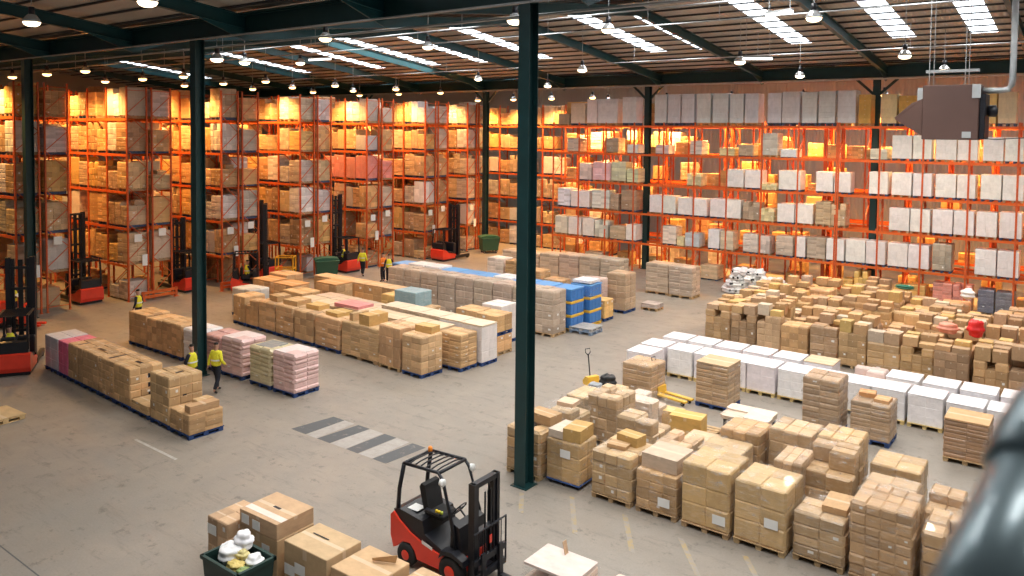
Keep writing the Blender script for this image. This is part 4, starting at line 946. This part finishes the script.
# ------------------------------------------------------------------ trucks
def wheel(parent, x, y, r, w, hub='red', name='wheel'):
    o = MB(); o.lathe([(r*.55, -w/2), (r*.9, -w/2), (r, -w*.32), (r, w*.32), (r*.9, w/2), (r*.55, w/2)], 20, (x, y, r), 'y')
    t = o.build(name, 'rubber', parent, True)
    o = MB(); o.lathe([(r*.12, -w*.56), (r*.3, -w*.54), (r*.56, -w*.46), (r*.56, w*.46), (r*.3, w*.54), (r*.12, w*.56)], 16, (x, y, r), 'y'); o.build('hub', hub, t, True)
    return t
def forklift(label, loc, rz):
    o = thing('forklift_truck', label, 'forklift', loc, rz)
    b = MB()
    prof = [(-1.02, .30), (-1.10, .55), (-1.10, .98), (-1.02, 1.06), (-.86, .92), (-.55, .74), (-.15, .60), (.25, .53), (.78, .56), (.82, .30), (.66, .22), (-.35, .24), (-.42, .40), (-.55, .52), (-.76, .50), (-.90, .36)]
    b.prism(prof, -.53, .53, 'y'); b.build('chassis', 'red', o)
    b = MB(); b.prism([(-1.0, 1.0), (-1.04, 1.10), (-.88, 1.14), (-.25, 1.06), (-.18, .80), (.30, .62), (.74, .62), (.76, .50), (.2, .48), (-.2, .56), (-.58, .70), (-.86, .88)], -.49, .49, 'y'); b.build('body_cover', 'black', o)
    b = MB(); b.prism([(.42, .56), (.74, .56), (.66, 1.14), (.50, 1.20), (.44, 1.10)], -.40, .40, 'y'); b.build('dashboard', 'black', o)
    # seat
    b = MB(); b.box(-.42, .08, -.25, .25, 1.02, 1.16, 0, .04); st = b.build('seat', 'rubber', o)
    b = MB(); b.prism([(-.44, 1.14), (-.30, 1.14), (-.42, 1.66), (-.52, 1.68), (-.56, 1.60)], -.23, .23, 'y'); b.build('backrest', 'rubber', o)
    b = MB()
    b.box(-.30, .12, -.38, -.28, 1.20, 1.26, 0, .01); b.build('armrest', 'black', o)
    for k, c in enumerate(((.85, .60, .02), (.85, .60, .02), (.45, .55, .05))):
        b = MB(); b.lathe([(.022, 0), (.03, .015), (.03, .05), (.012, .06)], 10, (.0+.07*k, -.33, 1.255)); b.build('control_knob', 'plastic', o, color=c)
    b = MB(); b.tube([(.54, .02, 1.12), (.34, .02, 1.28)], .02, 8); b.build('steering_column', 'black', o)
    b = MB(); ax = Vector((-.75, 0, .6)).normalized(); u = Vector((0, 1, 0)); v = ax.cross(u); c = Vector((.32, .02, 1.295))
    b.tube([c+(u*math.cos(t)+v*math.sin(t))*.17 for t in (2*PI*k/20 for k in range(21))], .014, 6)
    for t in (0, 2.1, 4.2): b.bar(c, c+(u*math.cos(t)+v*math.sin(t))*.17, .025, .012)
    b.build('steering_wheel', 'black', o)
    # guard
    b = MB()
    for s in (-1, 1):
        b.tube([(-.98, s*.44, 1.0), (-.93, s*.44, 1.55), (-.82, s*.42, 2.10)], .045, 8)
        b.tube([(.62, s*.44, .6), (.50, s*.44, 1.2), (.24, s*.42, 2.02), (.12, s*.42, 2.14), (-.82, s*.42, 2.10)], .036, 8)
    b.tube([(-.82, -.42, 2.10), (-.82, .42, 2.10)], .036, 8); b.tube([(.14, -.42, 2.14), (.14, .42, 2.14)], .036, 8)
    b.build('overhead_guard', 'black', o, True)
    for k in range(6):
        x = -.70+.145*k; b = MB(); b.tube([(x, -.42, 2.105+.02*k/5), (x+.01, -.2, 2.145+.02*k/5), (x+.01, .2, 2.145+.02*k/5), (x, .42, 2.105+.02*k/5)], .016, 6); b.build('guard_bar', 'black', o, True)
    # mast
    for s in (-1, 1):
        b = MB(); b.box(.90, 1.05, s*.37-.045, s*.37+.045, .12, 2.12); b.box(.93, 1.02, s*.27-.035, s*.27+.035, .15, 2.06); b.build('mast_upright', 'black', o)
        b = MB(); b.tube([(.87, s*.28, .3), (.87, s*.28, 1.75)], .03, 8); b.tube([(.87, s*.28, 1.75), (.87, s*.28, 2.05)], .02, 8); b.build('lift_cylinder', 'black', o)
    for z, t in ((2.07, .1), (1.1, .06), (.28, .1)):
        b = MB(); b.box(.91, 1.04, -.40, .40, z-t/2, z+t/2); b.build('mast_crossbar', 'black', o)
    for s in (-.1, .1):
        b = MB(); b.box(1.06, 1.08, s-.02, s+.02, .5, 1.9); b.build('lift_chain', 'rubber', o)
    # carriage and grille
    b = MB()
    for z in (.28, .60): b.box(1.08, 1.15, -.52, .52, z-.06, z+.06)
    b.build('fork_carriage', 'black', o)
    b = MB(); b.tube([(1.13, -.52, .3), (1.13, -.52, 1.20), (1.13, .52, 1.20), (1.13, .52, .3)], .022, 6)
    for k in range(7): y = -.36+.12*k; b.tube([(1.13, y, .55), (1.13, y, 1.2)], .012, 6)
    b.build('load_backrest', 'black', o)
    for s in (-.28, .28):
        b = MB(); b.prism([(1.15, .06), (1.15, .75), (1.20, .75), (1.21, .12), (2.15, .085), (2.16, .06)], s-.06, s+.06, 'y'); b.build('fork', 'black', o)
    for s in (-1, 1):
        wheel(o, .56, s*.48, .30, .22); wheel(o, -.66, s*.46, .245, .19)
    for y0 in (-.60, .40):
        b = MB(); b.prism([(.28, .5), (.34, .68), (.62, .72), (.9, .62), (.92, .5), (.8, .58), (.6, .63), (.38, .6)], y0, y0+.2, 'y'); b.build('front_fender', 'black', o)
    b = MB(); b.lathe([(.035, 0), (.05, .01), (.05, .09), (.03, .115), (.01, .12)], 12, (-.74, .30, 2.13)); b.build('beacon', 'plastic', o, True, color=(.9, .28, .03))
    for s in (-1, 1):
        b = MB(); b.lathe([(.03, -.05), (.07, -.03), (.08, .04), (.07, .05)], 12, (.26, s*.47, 1.99), 'x'); b.build('work_lamp', 'white', o, True)
    b = MB(); b.box(-.80, -.52, -.34, -.08, 1.118, 1.13); b.build('paper_sheet', 'white', o)
    b = MB(); b.add([(-.22, -.532, .69), (.06, -.532, .62), (.06, -.532, .56), (-.22, -.532, .62), (-.22, -.525, .69), (.06, -.525, .62), (.06, -.525, .56), (-.22, -.525, .62)], [(0, 1, 2, 3), (7, 6, 5, 4), (0, 4, 5, 1), (2, 6, 7, 3)]); b.build('white_badge', 'white', o)
    b = MB(); b.box(1.145, 1.158, -.05, .02, .86, 1.02); b.build('red_tag', 'red', o)
    return o
forklift('red and black forklift standing on the open floor, empty seat', (-10.72, 12.1, 0), .02)

def reach_truck(label, loc, rz, hm=4.2, driver=None, guard=True):
    o = thing('reach_truck', label, 'reach truck', loc, rz, 'reach trucks at the racks')
    b = MB(); b.prism([(-1.05, .14), (-1.12, .3), (-1.10, .78), (-1.0, .84), (-.72, .74), (-.50, .56), (.25, .42), (.35, .14)], -.58, .58, 'y'); b.build('chassis', 'red', o)
    b = MB(); b.box(-1.0, .3, -.55, .55, .03, .14); b.build('underframe', 'black', o)
    b = MB(); b.prism([(-1.02, .82), (-.98, 1.22), (-.80, 1.26), (-.70, .74)], -.5, .5, 'y'); b.build('rear_cover', 'black', o)
    b = MB(); b.box(-.5, .32, -.5, .5, .44, .60, 0, .02); b.box(.05, .34, -.55, .55, .5, 1.2, 0, .04); b.build('cab_floor', 'black', o)
    b = MB(); b.box(-.62, -.12, -.05, .45, .64, .90, 0, .05); b.box(-.66, -.52, -.05, .45, .9, 1.35, 0, .05); b.build('seat', 'rubber', o)
    b = MB()
    for x, y in ((-1.0, -.5), (-1.0, .5), (.28, -.5), (.28, .5)): b.bar((x, y, .95), (x*.95, y*.95, 2.18), .07, .07)
    for y in (-.48, .48): b.bar((-.97, y, 2.18), (.28, y, 2.18), .07, .06)
    for k in range(7): x = -.95+.2*k; b.bar((x, -.48, 2.18), (x, .48, 2.18), .04, .04)
    b.build('overhead_guard', 'black', o)
    for s in (-1, 1):
        b = MB(); b.box(.62, .80, s*.40-.09, s*.40+.09, .1, hm); b.box(.66, .76, s*.26-.06, s*.26+.06, .12, hm-.05); b.build('mast_upright', 'black', o)
        b = MB(); b.box(.2, 1.75, s*.52-.08, s*.52+.08, .1, .3, 0, .02); lg = b.build('straddle_leg', 'black', o)
        wheel(o, 1.6, s*.52, .15, .12, 'galv')
        b = MB(); b.tube([(.60, s*.2, .3), (.60, s*.2, hm*.55)], .035, 8); b.build('lift_cylinder', 'black', o)
    z = .5
    while z < hm:
        b = MB(); b.box(.64, .78, -.42, .42, z-.05, z+.05); b.build('mast_crossbar', 'black', o); z += .8
    b = MB(); b.box(.66, .72, -.08, .08, .3, hm-.1); b.build('hose_bundle', 'rubber', o)
    b = MB(); b.box(.82, .90, -.45, .45, .35, .75); b.box(.82, .86, -.45, -.4, .7, 1.5); b.box(.82, .86, .4, .45, .7, 1.5); b.box(.82, .86, -.45, .45, 1.45, 1.5); b.build('fork_carriage', 'black', o)
    for s in (-.25, .25):
        b = MB(); b.box(.9, 1.95, s-.05, s+.05, .34, .39); b.build('fork', 'black', o)
    wheel(o, -.72, 0, .17, .2, 'galv')
    if driver: person(driver, tuple(Vector(loc)+Vector((-.30*math.cos(rz)-.2*math.sin(rz), -.30*math.sin(rz)+.2*math.cos(rz), -.02))), rz-PI/2+.5, 'sit', HIVIS, NAVY, group='truck drivers')
    return o
reach_truck('red reach truck at the left edge before the pink load, driver aboard', (-32.35, 12.35, 0), 2.6, 4.1, 'person in yellow vest seated in the reach truck at the left edge')
reach_truck('reach truck entering the aisle before the order picker rack', (-42.6, 19.35, 0), PI, 4.6)
reach_truck('red reach truck half hidden behind the second green column', (-41.4, 24.35, 0), PI, 4.0)
reach_truck('red reach truck with driver in front of the rack behind the second column', (-38.15, 26.55, 0), .9, 4.9, 'person in yellow vest and cap seated in the truck before the second rack')
reach_truck('reach truck in the aisle before the near green bin rack', (-41.0, 29.3, 0), PI, 4.7)
reach_truck('reach truck beside the walking worker', (-39.3, 34.1, 0), PI, 4.9, 'person in dark clothes and vest seated in the truck beside the walking worker')
reach_truck('tall masted reach truck at the far aisle by the orange rack', (-37.25, 41.9, 0), PI*.5, 3.9)
# order picker with standing worker
o = thing('order_picker', 'low red order picker truck with a worker standing on it', 'order picker', (-39.3, 15.95-1.1, 0), .75)
b = MB(); b.box(-.95, -.45, -.42, .42, .12, 1.15, 0, .06); b.build('battery_box', 'red', o)
b = MB(); b.box(.35, .75, -.42, .42, .12, 1.05, 0, .06); b.build('motor_box', 'red', o)
b = MB(); b.box(-.5, .4, -.42, .42, .12, .24, 0, .02); b.build('platform', 'black', o)
b = MB(); b.tube([(.5, -.2, 1.05), (.4, -.2, 1.3), (.4, .2, 1.3), (.5, .2, 1.05)], .02, 8); b.build('handle', 'black', o)
for s in (-.25, .25):
    b = MB(); b.box(.75, 1.25, s-.08, s+.08, .08, .16); b.build('fork', 'red', o)
    wheel(o, -.7, s*1.3, .12, .1, 'galv')
person('person in yellow vest reading a white paper on the order picker', (-39.3, 14.85, .24), .75-PI/2-.2, 'read', HIVIS, NAVY)
b = MB(); b.box(-.12, .12, -.15, .15, 0, .006); pp = b.build('paper', 'white'); pp.location = (-39.02, 14.98, 1.5); pp.rotation_euler = (.35, .3, .4); tag(pp, 'white sheet of paper held by the worker on the order picker', 'paper')

# hand pallet trucks
def hand_truck(label, loc, rz, up=True):
    o = thing('hand_pallet_truck', label, 'pallet truck', loc, rz, 'yellow hand pallet trucks')
    for s in (-.19, .19):
        b = MB(); b.box(0, 1.15, s-.08, s+.08, .12, .19, 0, .015); b.build('fork', 'paint', o, color=PYEL)
        wheel(o, 1.0, s, .06, .08, 'galv', 'roller')
    b = MB(); b.prism([(-.25, .12), (-.28, .25), (-.12, .42), (.05, .42), (.08, .12)], -.24, .24, 'y'); b.build('head', 'paint', o, color=PYEL)
    b = MB(); b.tube([(-.15, 0, .3), (-.22, 0, .7), (-.3, 0, 1.15)], .022, 8); b.tube([(-.3, -.02, 1.12), (-.31, -.1, 1.2), (-.34, -.1, 1.33), (-.34, .1, 1.33), (-.31, .1, 1.2), (-.3, .02, 1.12)], .016, 8); b.build('tiller', 'black', o)
    for s in (-.08, .08): wheel(o, -.15, s, .1, .05, 'galv', 'steer_wheel')
hand_truck('yellow hand pallet truck with upright black handle near the nearest column', (-14.35, 23.9, 0), -.4)
hand_truck('yellow hand pallet truck beside the pale card topped brown load', (-12.0, 24.5, 0), -.15)
def bag(name, label, cat, loc, r, color, seed, mt='plastic', rz=0, group=None):
    R = random.Random(seed); bm = bmesh.new(); bmesh.ops.create_icosphere(bm, subdivisions=4, radius=1)
    for v in bm.verts:
        n = v.co.normalized(); k = 1+.12*math.sin(5*n.x+seed)*math.cos(4*n.y+seed*2)+.10*math.sin(9*n.z+seed*3)+(R.uniform(-.10, .10) if 'paper' in name else .04*math.sin(17*n.x+9*n.y+seed)*math.sin(13*n.z+11*n.y))
        v.co = Vector((n.x*r[0]*k, n.y*r[1]*k, max(-.8, n.z*k)*r[2]+.8*r[2]))
    me = bpy.data.meshes.new(name); bm.to_mesh(me); bm.free(); me.materials.append(M[mt]); me.polygons.foreach_set('use_smooth', [True]*len(me.polygons))
    return tag(put(name, me, None, loc, rz, None, color), label, cat, group)
bag('bin_bag', 'black plastic bag on the low stack near the yellow pallet truck', 'bag', (-12.7, 22.1, .84), (.26, .24, .24), (.012, .012, .013), 3)
bag('clothing_bundle', 'grey cloth bundle beside the black bag', 'bundle', (-12.9, 21.65, .84), (.24, .2, .12), (.30, .32, .34), 5, 'cloth')
# bright things in the carton field
bag('red_sack', 'bright red plastic sack among the brown stacks near the railing', 'sack', (-3.7, 33.05, 1.75), (.26, .26, .36), (.75, .02, .02), 7)
bag('pink_sack', 'salmon pink round sack beside the red one', 'sack', (-4.6, 33.05, 1.75), (.34, .3, .22), (.78, .30, .20), 9)
bag('white_sack', 'white sack on top of the brown stacks near the pink rack loads', 'sack', (-4.9, 40.6, 1.75), (.28, .26, .26), (.85, .85, .85), 12)
bag('green_sack', 'dark green bundle on the brown stacks behind the field middle', 'sack', (-7.6, 41.2, 1.75), (.4, .2, .12), (.02, .16, .10), 14)
# heap of white sacks before the rack
RS = random.Random(8); rows = [(10, 0), (9, .36), (7, .72), (4, 1.08)]
kk = 0
for ri, (n, z) in enumerate(rows):
    for k in range(n):
        for dpt in ((0, 1) if ri < 2 else (0,)):
            x = -17.3+ri*.2+k*.42+RS.uniform(-.06, .06); y = 43.5+dpt*.6+RS.uniform(-.1, .1)
            o = bag('white_sack_roll', f'white sack roll, {ORD[k]} from the left, {["bottom", "second", "third", "top"][ri]} layer, {["front", "rear"][dpt]} line of heap', 'sack', (x, y, z), (.25, .40, .25), shade((.82, .80, .79), .05, RS), kk, 'plastic', RS.uniform(-.7, .7), 'heap of white sack rolls'); kk += 1
            b = MB(); b.lathe([(.04, -.42), (.07, -.41), (.07, -.39), (.04, -.38)], 10, (.05, 0, .22), 'y'); b.build('dark_end', 'rubber', o)

# ------------------------------------------------------------------ bins
def wheeled_bin(label, loc, rz):
    o = thing('wheeled_bin', label, 'bin', loc, rz, 'green wheeled bins')
    b = MB(); P = [(-.58, -.42, .2), (.58, -.42, .2), (.58, .42, .2), (-.58, .42, .2), (-.68, -.52, 1.15), (.68, -.52, 1.15), (.68, .52, 1.15), (-.68, .52, 1.15)]
    b.add(P, [(0, 1, 2, 3), (0, 4, 5, 1), (1, 5, 6, 2), (2, 6, 7, 3), (3, 7, 4, 0)])
    I = [(x*.94, y*.94, 1.15 if z > 1 else .24) for x, y, z in P]
    b.add(I, [(3, 2, 1, 0), (1, 5, 4, 0), (2, 6, 5, 1), (3, 7, 6, 2), (0, 4, 7, 3)]); b.build('tub', 'plastic', o, color=(.02, .08, .045))
    b = MB(); b.tube([(-.7, -.54, 1.15), (.7, -.54, 1.15), (.7, .54, 1.15), (-.7, .54, 1.15), (-.7, -.54, 1.15)], .035, 8); b.build('rim', 'plastic', o, color=(.03, .13, .07))
    b = MB(); b.prism([(-.72, 1.18), (.72, 1.18), (.70, 1.24), (.3, 1.30), (-.3, 1.30), (-.70, 1.24)], -.3, .56, 'y'); b.build('lid', 'plastic', o, color=(.03, .12, .07))
    for x in (-.45, .45):
        for y in (-.32, .32): wheel(o, x, y, .1, .06, 'galv')
wheeled_bin('dark green wheeled bin at the end of the near rack', (-37.9, 31.6, 0), 1.0)
wheeled_bin('dark green wheeled bin at the far rack corner', (-37.0, 46.3, 0), 1.0)
# foreground tub of bags
o = thing('open_bin', 'open dark green bin full of white bags at the bottom edge', 'bin', (-12.88, 8.62, 0), .0)
b = MB(); P = [(-.50, -.35, .14), (.50, -.35, .14), (.50, .35, .14), (-.50, .35, .14), (-.56, -.40, .95), (.56, -.40, .95), (.56, .40, .95), (-.56, .40, .95)]
b.add(P, [(0, 1, 2, 3), (0, 4, 5, 1), (1, 5, 6, 2), (2, 6, 7, 3), (3, 7, 4, 0)])
I = [(x*.93, y*.92, .95 if z > .5 else .2) for x, y, z in P]; b.add(I, [(3, 2, 1, 0), (1, 5, 4, 0), (2, 6, 5, 1), (3, 7, 6, 2), (0, 4, 7, 3)])
b.build('tub', 'plastic', o, color=(.010, .032, .028))
b = MB()
for s in (-1, 1): b.box(-.59, .59, s*.40-.03, s*.40+.03, .91, .98); b.box(s*.56-.03, s*.56+.03, -.42, .42, .91, .98)
b.build('rim', 'plastic', o, color=(.012, .04, .034))
for x in (-.4, .4):
    for y in (-.26, .26): wheel(o, x, y, .07, .05, 'galv')
for i, (x, y, z, r, c, lab) in enumerate(((-13.1, 8.62, .80, (.25, .24, .20), (.86, .86, .87), 'largest white plastic bag in the open green bin'), (-12.98, 8.82, 1.02, (.20, .16, .17), (.84, .83, .86), 'white plastic bag on top against the tall carton stack'),
        (-12.72, 8.46, .80, (.20, .13, .11), (.60, .46, .14), 'crumpled yellow packing paper in the open green bin'), (-12.56, 8.76, .80, (.16, .16, .14), (.84, .84, .84), 'small white bag at the right rim of the open green bin'), (-12.5, 8.45, .78, (.10, .12, .1), (.22, .30, .10), 'olive scrap in the corner of the open green bin'), (-12.85, 8.68, .92, (.16, .12, .09), (.68, .58, .26), 'pale yellow paper between the white bags in the bin'))):
    bag('packing_paper' if 'paper' in lab or 'scrap' in lab else 'plastic_bag', lab, 'paper' if 'paper' in lab else 'bag', (x, y, z), r, c, 20+i)
# yellow cage steps
o = thing('step_ladder', 'orange yellow step cage standing beside the truck with driver', 'steps', (-38.1, 28.75, 0), .7)
b = MB()
for x in (-.5, .5):
    for y in (-.35, .35): b.box(x-.03, x+.03, y-.03, y+.03, 0, 1.7)
for z in (.5, 1.0, 1.67):
    for y in (-.35, .35): b.bar((-.5, y, z), (.5, y, z), .05, .05)
    for x in (-.5, .5): b.bar((x, -.35, z), (x, .35, z), .05, .05)
b.build('cage', 'paint', o, color=(.85, .42, .03))
for z in (.25, .5, .75):
    b = MB(); b.box(-.48, .48, -.33+z*.4, -.1+z*.4, z-.02, z+.02); b.build('step', 'paint', o, color=(.7, .36, .04))

# ------------------------------------------------------------------ hanging heater
HY = 27.0
o = thing('unit_heater', 'brown box heater with tapered spout hanging before the far rack', 'heater', (-3.84, HY, 8.92), 0)
b = MB(); b.box(-.74, .74, -.45, .6, 0, 1.62, 0, .02); b.build('casing', 'brown_metal', o)
b = MB(); b.add([(-.74, -.45, .12), (-.74, -.45, 1.22), (-.74, .6, 1.22), (-.74, .6, .12), (-1.05, -.35, .95+.15), (-1.05, .5, 1.10), (-1.55, -.2, .66), (-1.55, .35, .66), (-1.5, -.2, .58), (-1.5, .35, .58)],
    [(0, 1, 4, 6, 8), (3, 9, 7, 5, 2), (1, 2, 5, 4), (4, 5, 7, 6), (6, 7, 9, 8), (8, 9, 3, 0), (0, 3, 2, 1)]); b.build('spout', 'brown_metal', o)
b = MB(); b.box(-.98, -.75, .1, .5, 1.1, 1.58); b.build('side_grille', 'grey_panel', o)
b = MB(); b.box(.56, .78, -.48, -.452, 1.22, 1.62); b.build('corner_plate', 'grey_panel', o)
b = MB(); b.box(.33, .56, -.47, -.452, .06, .24); b.build('name_plate', 'grey_panel', o)
b = MB(); b.box(.745, .90, -.4, .55, .02, 1.35, 0, .02); b.build('back_plate', 'black', o)
b = MB(); b.lathe([(.05, 0), (.17, .02), (.17, .22), (.05, .26)], 16, (.9, .05, .85), 'x'); b.build('fan_motor', 'black', o, True)
b = MB(); b.tube([(.75, .1, 1.45), (1.25, .1, 1.45), (1.40, .1, 1.48), (1.48, .1, 1.6), (1.5, .1, 1.8), (1.5, .1, roof_z(HY)-8.95)], .085, 12); b.build('flue_pipe', 'galv', o, True)
for x in (-.6, .35):
    for y in (-.3, .45):
        b = MB(); b.tube([(x, y, 1.6), (x, y, roof_z(HY)-8.95)], .012, 6); b.build('hanging_rod', 'galv', o)
b = MB(); b.box(-.7, .7, -.3, -.12, 2.0, 2.08); b.build('cable_tray', 'galv', o)
b = MB(); b.tube([(.78, -.3, .05), (1.2, -.3, .02), (1.6, -.3, .06), (2.3, -.3, .1)], .015, 6); b.build('gas_hose', 'black', o)
# conduits carrying lamps
for (p, q), lab in ((((-60, 20, 12.15), (-4, 20, 12.5)), 'long pale conduit carrying lamps across the hall'), (((-60, 25, 12.75), (4, 25, 12.75)), 'thin pale conduit under the rising roof slope'), (((-50, 38.5, 12.9), (10, 38.5, 12.9)), 'thin conduit under the far roof slope')):
    b = MB(); b.tube([p, q], .026, 6)
    x = p[0]+2
    while x < q[0]: b.tube([(x, p[1], p[2]), (x, p[1], roof_z(p[1])-.02)], .01, 4); x += 6.8
    struct(b.build('conduit', 'galv'), lab)
# ------------------------------------------------------------------ near railing
def camp(px, py, d): v = fw+RR*(px-512)/f_-UU*(py-cy_)/f_; return Vector((0, 0, H))+v*d
M['rail'] = simple('blue grey painted tube', (.20, .28, .31), .35, .3, .15, 8, .3)
A, B = camp(916, 760, .60), camp(1054, 455, .80)
o = thing('guard_rail', 'thick blue grey tube railing close to the viewer at the right corner', 'railing', tuple(A), 0)
Bl = B-A; b = MB(); b.tube([(0, 0, 0), Bl], .046, 24); b.build('rail_tube', 'rail', o, True)
d = Bl.normalized(); b = MB(); b.tube([Bl-d*.05, Bl-d*.04, Bl-d*.0, Bl+d*.05, Bl+d*.08], [.048, .053, .055, .053, .045], 24); b.build('tube_coupling', 'rail', o, True)
b = MB(); b.tube([Bl, Bl+(camp(1120, 405, .86)-B)], .046, 24); b.tube([Bl+(camp(1120, 405, .86)-B), Bl+(camp(1500, 380, 1.1)-B)], .046, 24); b.build('rail_end', 'rail', o, True)
b = MB(); b.tube([(0, 0, 0), (0, 0, -1.2)], .046, 24); b.build('post', 'rail', o, True)

# ------------------------------------------------------------------ lamps
def bell_mesh():
    b = MB(); b.lathe([(.05, .55), (.10, .54), (.11, .30), (.06, .28)], 14, mat=0); return b.mesh('lamp_housing_mesh', ['black'], True)
def refl_mesh():
    b = MB(); b.lathe([(.10, .29), (.17, .24), (.27, .10), (.31, 0.0), (.29, .0), (.25, .09), (.15, .22)], 18, mat=0); return b.mesh('lamp_reflector_mesh', ['glass'], True)
def lens_mesh(mt):
    b = MB(); b.lathe([(.02, .17), (.14, .15), (.26, .04), (.285, -.01), (.24, -.09), (.14, -.14), (.02, -.15)], 18, mat=0); return b.mesh('lamp_lens_mesh', [mt], True)
rod_ = MB(); rod_.tube([(0, 0, 0), (0, 0, 1)], .012, 6); ROD = rod_.mesh('lamp_rod_mesh', ['galv'])
BELL, REFL, LENS, LENSW = bell_mesh(), refl_mesh(), lens_mesh('lens'), lens_mesh('lens_warm')
def lamp(label, x, y, z, warm=False, sc=1.0, light=None, group=None):
    o = thing('bay_lamp', label, 'lamp', (x, y, z), 0, group or 'bell shaped bay lamps')
    for nm, me in (('housing', BELL), ('reflector', REFL), ('lens', LENSW if warm else LENS)): put(nm, me, o, (0, 0, 0), 0, (sc,)*3)
    put('rod', ROD, o, (0, 0, .54*sc), 0, (1, 1, max(.1, roof_z(y)-z-.54*sc-.02)))
    if light:
        l = bpy.data.lights.new('lamp_light', 'SPOT'); l.energy = light; l.color = (1, .52, .15) if warm else (1, .86, .68); l.shadow_soft_size = .25; l.spot_size = 2.35 if warm else 2.75; l.spot_blend = .6
        lo = bpy.data.objects.new('lamp_light', l); COL.objects.link(lo); lo.location = (x, y, z-.32)
NL = [(-24.6, 9.9, 12.0, 'bell lamp high at the far upper left corner'), (-18.3, 9.9, 12.0, 'bell lamp cut by the top edge left of the second column'), (-26.4, 16.9, 11.6, 'bell lamp just right of the second green column top'), (-29.8, 20.4, 11.9, 'bell lamp hung from the white conduit'),
      (-22.6, 18.8, 12.3, 'bell lamp before the teal beam, left of centre'), (-32.7, 25.6, 12.4, 'bell lamp with fluorescent tube beside it'), (-22.65, 24.2, 12.5, 'bell lamp under the long pale skylight strips'), (-14.2, 18.9, 12.3, 'bell lamp beside the nearest column top'),
      (-13.7, 23.5, 12.5, 'bell lamp between nearest column and right rafters'), (-20.1, 32.1, 12.0, 'bell lamp below the teal rafter right of nearest column'), (-28.8, 41.9, 12.0, 'bell lamp just right of the nearest column above racks'), (-12.3, 31.8, 12.0, 'bell lamp below the dark rafter with short tube'),
      (-7.2, 24.4, 12.5, 'large bell lamp at the top right beside a tube'), (-6.25, 32.5, 12.0, 'bell lamp above the column beside the heater'), (-12.65, 40.8, 12.0, 'bell lamp over the right rack'), (-6.1, 40.2, 12.0, 'bell lamp just above the heater tray'), (-30.5, 37, 12.2, 'bell lamp pair at the thin column top')]
for x, y, z, lab in NL: lamp(lab, x, y, z, False, .8, NEUTRAL_W*(6 if y > 36 and x > -25 else 2 if y > 30 and x > -25 else 1))
k = 0
for r, (xe, y0, n, lab) in enumerate(LEFT):
    for i, dx in enumerate((1.6, 6.0, 10.5)):
        lamp(f'warm lamp, {ORD[i]} over the aisle before the {SHORT[r]}', xe-dx, y0-1.3, 11.95, True, .8, WARM_W*(1 if i < 2 else .8), 'warm lamps over the rack aisles')
for i in range(4): lamp(f'warm lamp, {ORD[i]} over the cross aisle row', -41+3.6*i, 49.7, 11.6, True, .8, WARM_W, 'warm lamps over the rack aisles')
for i in range(8): lamp(f'warm lamp, {ORD[i]} behind the long far rack', -29+4.6*i, 49.85, 11.4, True, .8, WARM_W*3, 'warm lamps behind the far rack')
# fluorescent tubes
for i, (x, y, z, dx, dy, lab) in enumerate(((-31.2, 25.6, 12.5, 1.4, .2, 'fluorescent tube beside the lamp left of centre'), (-11.6, 31.9, 12.1, 1.0, .6, 'short fluorescent tube beside the dark rafter lamp'), (-8.2, 24.3, 12.7, .9, -.3, 'fluorescent tube at the top right beside the large bell'))):
    o = thing('strip_light', lab, 'strip light', (x, y, z))
    b = MB(); b.tube([(-dx/2, -dy/2, 0), (dx/2, dy/2, 0)], .045, 10); b.build('tube', 'tube', o)
    b = MB(); b.bar((-dx/2, -dy/2, .075), (dx/2, dy/2, .075), .12, .06); b.build('housing', 'grey_panel', o)
    for s in (-.8, .8):
        b = MB(); b.tube([(s*dx/2, s*dy/2, .1), (s*dx/2, s*dy/2, roof_z(y)-z-.02)], .012, 6); b.build('rod', 'galv', o)
# daylight through roof strips also as soft area lamps just below each strip
for x in SK_FAR:
    if not -50 < x < 8: continue
    for y0, y1, nm in ((V0+4, V1-2, 'c'), (V1+.9, V1+9.9, 'a'), (RG+.5, RG+9.9, 'b')):  # set c: unseen front slope lamps added to brighten the foreground
        if x < {'a': -30, 'b': -40, 'c': -19}[nm]: continue
        l = bpy.data.lights.new('daylight', 'AREA'); l.shape = 'RECTANGLE'; l.size = 1.0; l.size_y = 9.2; l.energy = DAY_W; l.spread = 2.6 if nm == 'b' else 2.3; l.color = (1, .965, .92)
        lo = bpy.data.objects.new('daylight', l); COL.objects.link(lo); ym = (y0+y1)/2
        lo.location = (x, ym, roof_z(ym)-.30); lo.rotation_euler = (math.atan((roof_z(y1)-roof_z(y0))/(y1-y0)), 0, 0)
# near side left open behind the viewpoint so plain world light adds fill
wd = bpy.data.worlds.new('sky'); SC.world = wd; wd.use_nodes = True
bg = wd.node_tree.nodes['Background']; bg.inputs[0].default_value = (.93, .96, 1, 1); bg.inputs[1].default_value = WORLD
